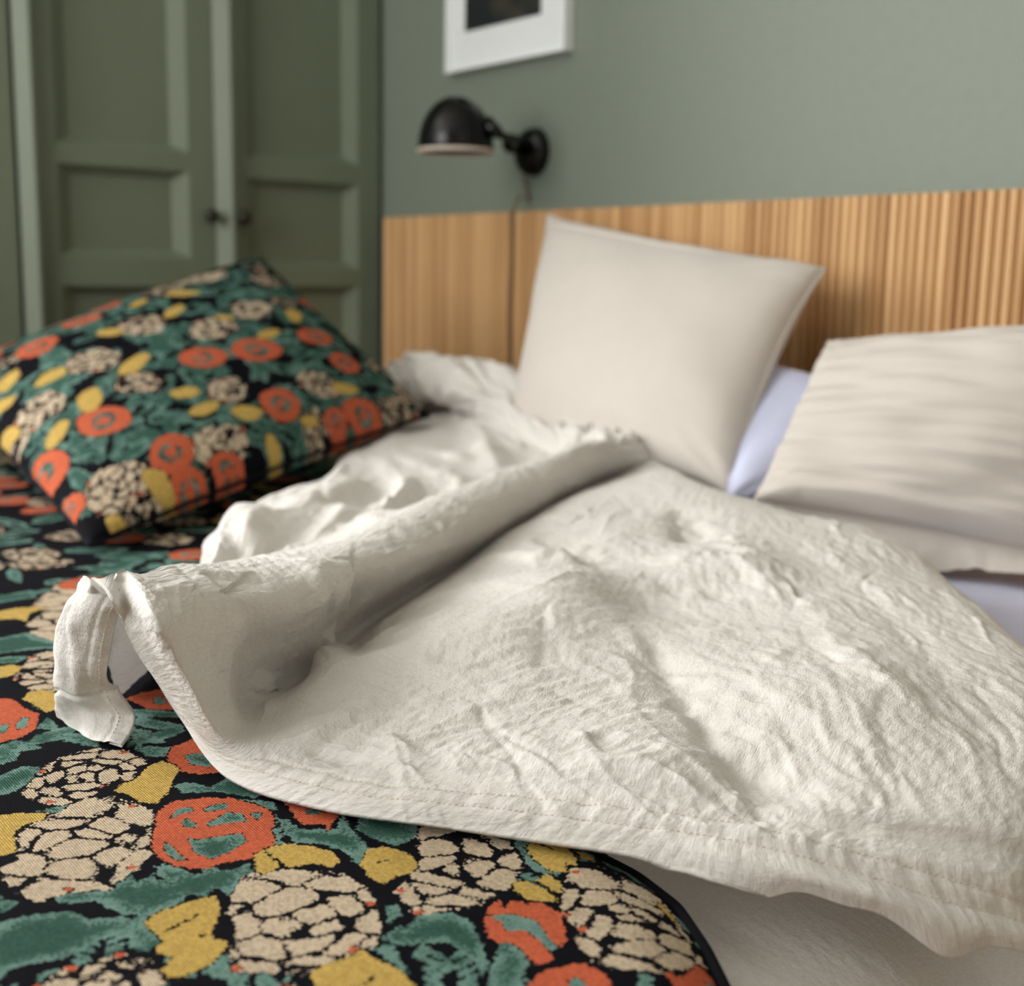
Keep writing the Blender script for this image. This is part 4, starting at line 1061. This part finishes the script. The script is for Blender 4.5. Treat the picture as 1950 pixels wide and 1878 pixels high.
# --- stitches
def stitches(name, curve, nrm_, parent, mat, pitch=0.0036, ln=0.0026, r=0.00042):
    d = np.concatenate([[0], np.cumsum(np.linalg.norm(np.diff(curve, axis=0), axis=1))]); tot = d[-1]
    Vv, Ff = [], []
    for s in np.arange(0.004, tot - 0.006, pitch):
        a = np.array([np.interp(s, d, curve[:, k]) for k in range(3)]); b = np.array([np.interp(s + ln, d, curve[:, k]) for k in range(3)])
        n_ = np.array([np.interp(s, d, nrm_[:, k]) for k in range(3)]); tt = (b - a) / np.linalg.norm(b - a); sd = np.cross(tt, n_)
        i0 = len(Vv); mid = (a + b) / 2 + n_ * r * 1.4
        for c_, sc_ in ((a - n_ * r * .6, .7), (mid, 1.0), (b - n_ * r * .6, .7)):
            for q in range(6):
                an = q / 6 * 2 * math.pi; Vv.append(c_ + sd * math.cos(an) * r * sc_ + n_ * math.sin(an) * r * sc_)
        for k in range(2):
            for q in range(6): Ff.append((i0 + k * 6 + q, i0 + k * 6 + (q + 1) % 6, i0 + k * 6 + 6 + (q + 1) % 6, i0 + k * 6 + 6 + q))
    o = link(name, np_mesh(name, np.array(Vv), np.array(Ff)), mat, parent, True); o['kind'] = 'stuff'
    return o
M_THREAD = plain('cream thread', lin(222, 211, 196), 0.9, 0, 0.1)
c0_, c1_ = int(6.7 * SV), 13 * SV + 10
for s_ in (s1, s2):
    cv = []; nv = []
    for j in range(c0_, c1_, 3):
        i = np.interp(s_, S[:, j], np.arange(len(S))); i0 = int(i); f_ = i - i0
        cv.append(X2[i0, j] * (1 - f_) + X2[i0 + 1, j] * f_); nv.append(n2[i0, j])
    stitches('stitching', np.array(cv), np.array(nv), duvet, M_THREAD)
stitches('stitching', FX2[8:150, 12], fnm[8:150, 12], duvet, M_THREAD)

# ------------------------------------------------------------------ linen sheet hanging over the near side of the mattress
def hang_sheet():
    ya, yb = -1.50, -0.62; na, nb = 420, 240
    a = np.linspace(ya, yb, na)[:, None]; b = np.linspace(0, 0.62, nb)[None, :]
    r_ = 0.13; x_in = 1.80; xe = 2.15
    flat = xe - r_ - x_in
    ang = np.clip((b - flat) / r_, 0, math.pi / 2); rest = np.clip(b - flat - r_ * math.pi / 2, 0, 9)
    x = np.where(b < flat, x_in + b, xe - r_ + r_ * np.sin(ang)) + 0 * a + rest * 0.10
    z = ZB - 0.0175 - 0.030 * smooth(1.93, 2.05, x) - r_ * (1 - np.cos(ang)) - rest + 0 * a
    z = z - 0.03 * smooth(yb - .04, yb, a) - 0.02 * smooth(.02, 0, b)
    k = smooth(flat - 0.02, flat + 0.16, b)
    ph = a * 30 + 2.2 * noise(a * 6, a * 0 + b * 2, 81) + b * 5
    fold = (0.5 + 0.5 * np.sin(ph)) ** 1.6 * 0.040 * k + 0.004 * noise(a * 22, b * 9, 83) * k + 0.0007 * noise(a * 120, b * 50, 85)
    X = np.stack([x + fold * np.sin(np.maximum(ang, .35)) * smooth(flat - .08, flat + .05, b), a + 0 * b + 0.25 * (b - flat) * (b > flat) * 0, z + fold * np.cos(ang) * .7], -1)
    uv = np.stack([a + 0 * b, b + 0 * a], -1).reshape(-1, 2)
    return np_mesh('linen_sheet', X.reshape(-1, 3), grid_quads(na, nb, 0, True), uv)
o = link('linen_sheet', hang_sheet(), M_LINEN, None, True)
tag(o, 'beige linen sheet in shade falling over the near bed side below the duvet hem', 'sheet')

# ------------------------------------------------------------------ cushions
def cushion_surface(c, front, back, n, concave, sharp, seed, wr, away=None, band=0.0):
    """c: corners TL, TR, BR, BL. returns (F, B) grids of points and the parameters"""
    c = [np.asarray(q, float) for q in c]
    t = np.linspace(-1, 1, n); t = np.sin(t * math.pi / 2) * .35 + t * .65
    A, B = np.meshgrid(t, t, indexing='xy')                    # A right, B down
    Ac = A * (1 - concave * (1 - B ** 2) * np.abs(A) ** 1.5); Bc = B * (1 - concave * (1 - A ** 2) * np.abs(B) ** 1.5)
    u = (Ac[..., None] + 1) / 2; v = (Bc[..., None] + 1) / 2
    base = (c[0] * (1 - u) + c[1] * u) * (1 - v) + (c[3] * (1 - u) + c[2] * u) * v
    nn = np.cross(c[1] - c[3], c[0] - c[2]); nn /= np.linalg.norm(nn)
    if nn @ (CAM - base[n // 2, n // 2]) < 0: nn = -nn
    if away is not None and nn @ np.array(away) > 0: nn = -nn
    prof = (np.clip(1 - A ** 2, 0, 1) * np.clip(1 - B ** 2, 0, 1)) ** sharp
    rad = np.arctan2(B, A); rr = np.hypot(A, B)
    pull = noise(rad * 5, rr * 1.2, seed) * smooth(.45, .95, rr) + .6 * noise(rad * 11, rr * 1.5, seed + 2) * smooth(.6, 1, rr)
    cor = smooth(.55, 1.0, np.abs(A)) * smooth(.55, 1.0, np.abs(B))
    wv = wr * (pull * cor * 1.6 + .5 * noise(A * 2.2, B * 2.2, seed + 4) + .55 * noise(A * 1.6 + .5 * B, B * 8, seed + 6) * band) * np.minimum(prof * 2.5, 1)
    Fp = base + nn * (front * prof + wv)[..., None]; Bp = base - nn * (back * prof + wv * .5)[..., None]
    return Fp, Bp, A, B, base
def cushion_mesh(name, Fp, Bp, uvs, attr=None, yel=None):
    n = Fp.shape[0]; V = np.concatenate([Fp.reshape(-1, 3), Bp.reshape(-1, 3)])
    Q = np.concatenate([grid_quads(n, n, 0, True), grid_quads(n, n, n * n)])
    # share the border
    idx = np.arange(2 * n * n); i = np.arange(n * n).reshape(n, n); bd = np.zeros((n, n), bool); bd[0] = bd[-1] = True; bd[:, 0] = bd[:, -1] = True
    idx[n * n + i[bd]] = i[bd]; Q = idx[Q]
    uv = np.concatenate([uvs, uvs]); at_ = None if attr is None else np.concatenate([attr, attr])
    me = np_mesh(name, V, Q, uv, at_)
    if yel is not None:
        y_ = me.attributes.new('yellow', 'FLOAT', 'POINT'); y_.data.foreach_set('value', np.concatenate([yel, yel]).astype(np.float32))
    return me
def border(base):
    return np.concatenate([base[0, :-1], base[:-1, -1], base[-1, :0:-1], base[:0:-1, 0]])

# --- floral cushion
CT = PX(497, 492, 0.43)
CRt = P(818, 792, 9.0); CB = P(172, 1040, 1.2)
CL = P(-150, 738, 13.0)
n = 231
Fp, Bp, A, B, base = cushion_surface([CL, CT, CRt, CB], 0.085, 0.06, n, 0.05, 0.42, 91, 0.004)
cu = np.linspace(0, 0.5, n)
CU_, CV_ = np.meshgrid((A[0] + 1) * .25, (B[:, 0] + 1) * .25, indexing='xy')
pc = Pattern(CU_, CV_); pc.us, pc.vs, pc.sep = CU_[0], CV_[:, 0], True
fpx, fpy, _z = proj(Fp)
def cuv(a, b):
    i = np.unravel_index(np.argmin(np.hypot(fpx - a, fpy - b)), fpx.shape); return np.array([CU_[i], CV_[i]])
pc.background((0, 0), (.5, .5), 420)
tk = []
def put(kind, a, b, sa, sb, an=None):
    p = cuv(a, b); an = pc.rng.uniform(0, 3.14) if an is None else an
    tk.append((p[0], p[1], max(sa, sb) * .55))
    if kind == 'be': pc.carnation(pc.blob(p, sa, sb, an, 13, .12), gap=.0008)
    elif kind == 'og': pc.rosette(pc.blob(p, sa, sb, an, 12, .08))
    elif kind == 'ye': pc.leafy('ye', pc.blob(p, sa, sb, an, 10, .16), 0)
for a, b, s in ((270,620,.034),(408,625,.034),(480,590,.032),(180,685,.034),(262,728,.026),(432,742,.028),(75,780,.034),(418,845,.036),(225,925,.036),(607,728,.032),(605,815,.026),(390,528,.034),(300,735,.016),(490,510,.02),(540,575,.02),(12,690,.02),(15,890,.022),(280,1000,.024),(720,700,.024)): put('be', a, b, s, s * .86)
for a, b, s in ((70,660,.032),(155,610,.028),(385,680,.030),(490,665,.034),(533,768,.030),(195,800,.032),(326,862,.030),(82,915,.032),(600,640,.028),(655,690,.026),(365,945,.026),(435,900,.022),(130,990,.02),(690,790,.03),(640,800,.02)): put('og', a, b, s, s * .84)
for a, b, s in ((265,578,.018),(332,592,.022),(100,715,.024),(170,760,.026),(255,693,.026),(352,748,.020),(388,778,.020),(470,785,.022),(108,825,.022),(18,832,.02),(303,920,.024),(512,635,.02),(560,600,.024),(658,740,.02),(590,800,.014),(520,860,.018),(225,1000,.016),(210,632,.02),(430,605,.014)): put('ye', a, b, s, s * .55)
for _ in range(1): pc.fill((0, 0), (.5, .5), tk, 0.05, 2500)
at4 = np.stack([pc.be, pc.og, pc.te, pc.te], -1).reshape(-1, 4)
floor_c = ZB + 0.004
Bp[..., 2] = np.maximum(Bp[..., 2], floor_c); Fp[..., 2] = np.maximum(Fp[..., 2], floor_c + .002)
cush = tag(empty('floral_cushion', tuple(CB)), 'square floral scatter cushion propped on the bedspread in front of the wardrobe', 'cushion')
link('cover', cushion_mesh('cushion_cover', Fp, Bp, np.stack([CU_, CV_], -1).reshape(-1, 2), at4, pc.ye.ravel()), M_FLORALC, cush, True)
bd = border(base); bd[:, 2] = np.maximum(bd[:, 2], floor_c + .004)
link('piping', tube_mesh('piping', bd[::3], 0.0032, 8, True), M_BLACKC, cush, True)

# --- pillows
def pillow(name, corners, front, back, concave, sharp, seed, wr, mat, label, n=141, seam=True, flange=None, minz=None, band=0.0, groove=0.0):
    Fp, Bp, A, B, base = cushion_surface(corners, front, back, n, concave, sharp, seed, wr, None, band)
    if minz is not None:
        for G in (Fp, Bp, base): G[..., 2] = np.maximum(G[..., 2], minz)
    Bp[..., 1] = np.minimum(Bp[..., 1], -0.042); Fp[..., 1] = np.minimum(Fp[..., 1], -0.042); base[..., 1] = np.minimum(base[..., 1], -0.042)
    W_ = np.linalg.norm(np.asarray(corners[0]) - corners[1]); H_ = np.linalg.norm(np.asarray(corners[0]) - corners[3])
    uvs = np.stack([(A + 1) / 2 * W_, (B + 1) / 2 * H_], -1).reshape(-1, 2)
    if groove:
        gd = groove * np.exp(-((B + .84) / .022) ** 2) * smooth(.75, .1, A) * smooth(-.99, -.9, A)
        Fp = Fp + (Bp - Fp) / np.maximum(np.linalg.norm(Bp - Fp, axis=-1, keepdims=True), 1e-6) * gd[..., None]
    e = tag(empty(name, tuple(np.mean([corners[2], corners[3]], 0))), label, 'pillow')
    link('pillowcase', cushion_mesh(name, Fp, Bp, uvs), mat, e, True)
    if seam: link('seam', tube_mesh('seam', border(base)[::3], 0.0026, 6, True), mat, e, True)
    return e, Fp, A, B, base
pA = pillow('linen_pillow', [PY(1043, 410, -0.12), PY(1572, 512, -0.14), PY(1392, 945, -0.36), PY(968, 850, -0.36)], 0.085, 0.06, 0.09, 0.40, 101, 0.007, M_LINEN2,
            'upright square beige linen pillow leaning against the oak headboard', minz=ZB + 0.02, groove=0.007)
pW = pillow('white_pillow', [PY(1420, 684, -0.20), PY(1740, 770, -0.13), P(1740, 1000, -1.5), P(1385, 950, 4.8)], 0.055, 0.03, 0.02, 0.33, 111, 0.005, M_SHEET,
            'lavender white pillow between and beneath the two beige linen pillows', minz=ZB - 0.012)
pB = pillow('linen_pillow', [PY(1578, 652, -0.17), PY(2090, 612, -0.17), P(2120, 1088, 0.5), P(1436, 955, 5.0)], 0.072, 0.05, 0.045, 0.36, 121, 0.010, M_LINEN2,
            'reclining beige linen pillow at the right edge, lying on the white pillow', minz=ZB - 0.022, band=1.0)

# loose flange along the lower edge of the reclining pillow
bl = pB[4][-1, 1:-1]; nb_ = len(bl); fwd = CAM - bl.mean(0); fwd[2] = 0; fwd /= np.linalg.norm(fwd)
rows_ = []; ar = np.linspace(0, 1, nb_)
for k in range(9):
    t_ = k / 8
    wv_ = .012 * noise(ar * 9, ar * 0 + t_ * 1.2, 181) * t_ + .005 * noise(ar * 24, ar * 0 + t_, 183) * t_
    q = bl + fwd * (t_ * (.050 + .012 * noise(ar * 5, ar * 0, 185)))[:, None] if False else bl + fwd[None] * ((t_ * (.024 + .012 * noise(ar * 5, ar * 0, 185)))[:, None])
    q = q.copy(); low = ZB - .020 + .012
    q[:, 2] = np.maximum(bl[:, 2] * (1 - t_ ** .8) + low * t_ ** .8 + wv_ + .004 * math.sin(t_ * 3.1), ZB - .0195)
    rows_.append(q)
rows_ = np.array(rows_); fl_uv = np.stack([np.repeat(ar[None] * .7, 9, 0), np.repeat(np.linspace(0, .05, 9)[:, None], nb_, 1)], -1).reshape(-1, 2)
link('flange', np_mesh('flange', rows_.reshape(-1, 3), grid_quads(9, nb_), fl_uv), M_LINEN2, pB[0], True)
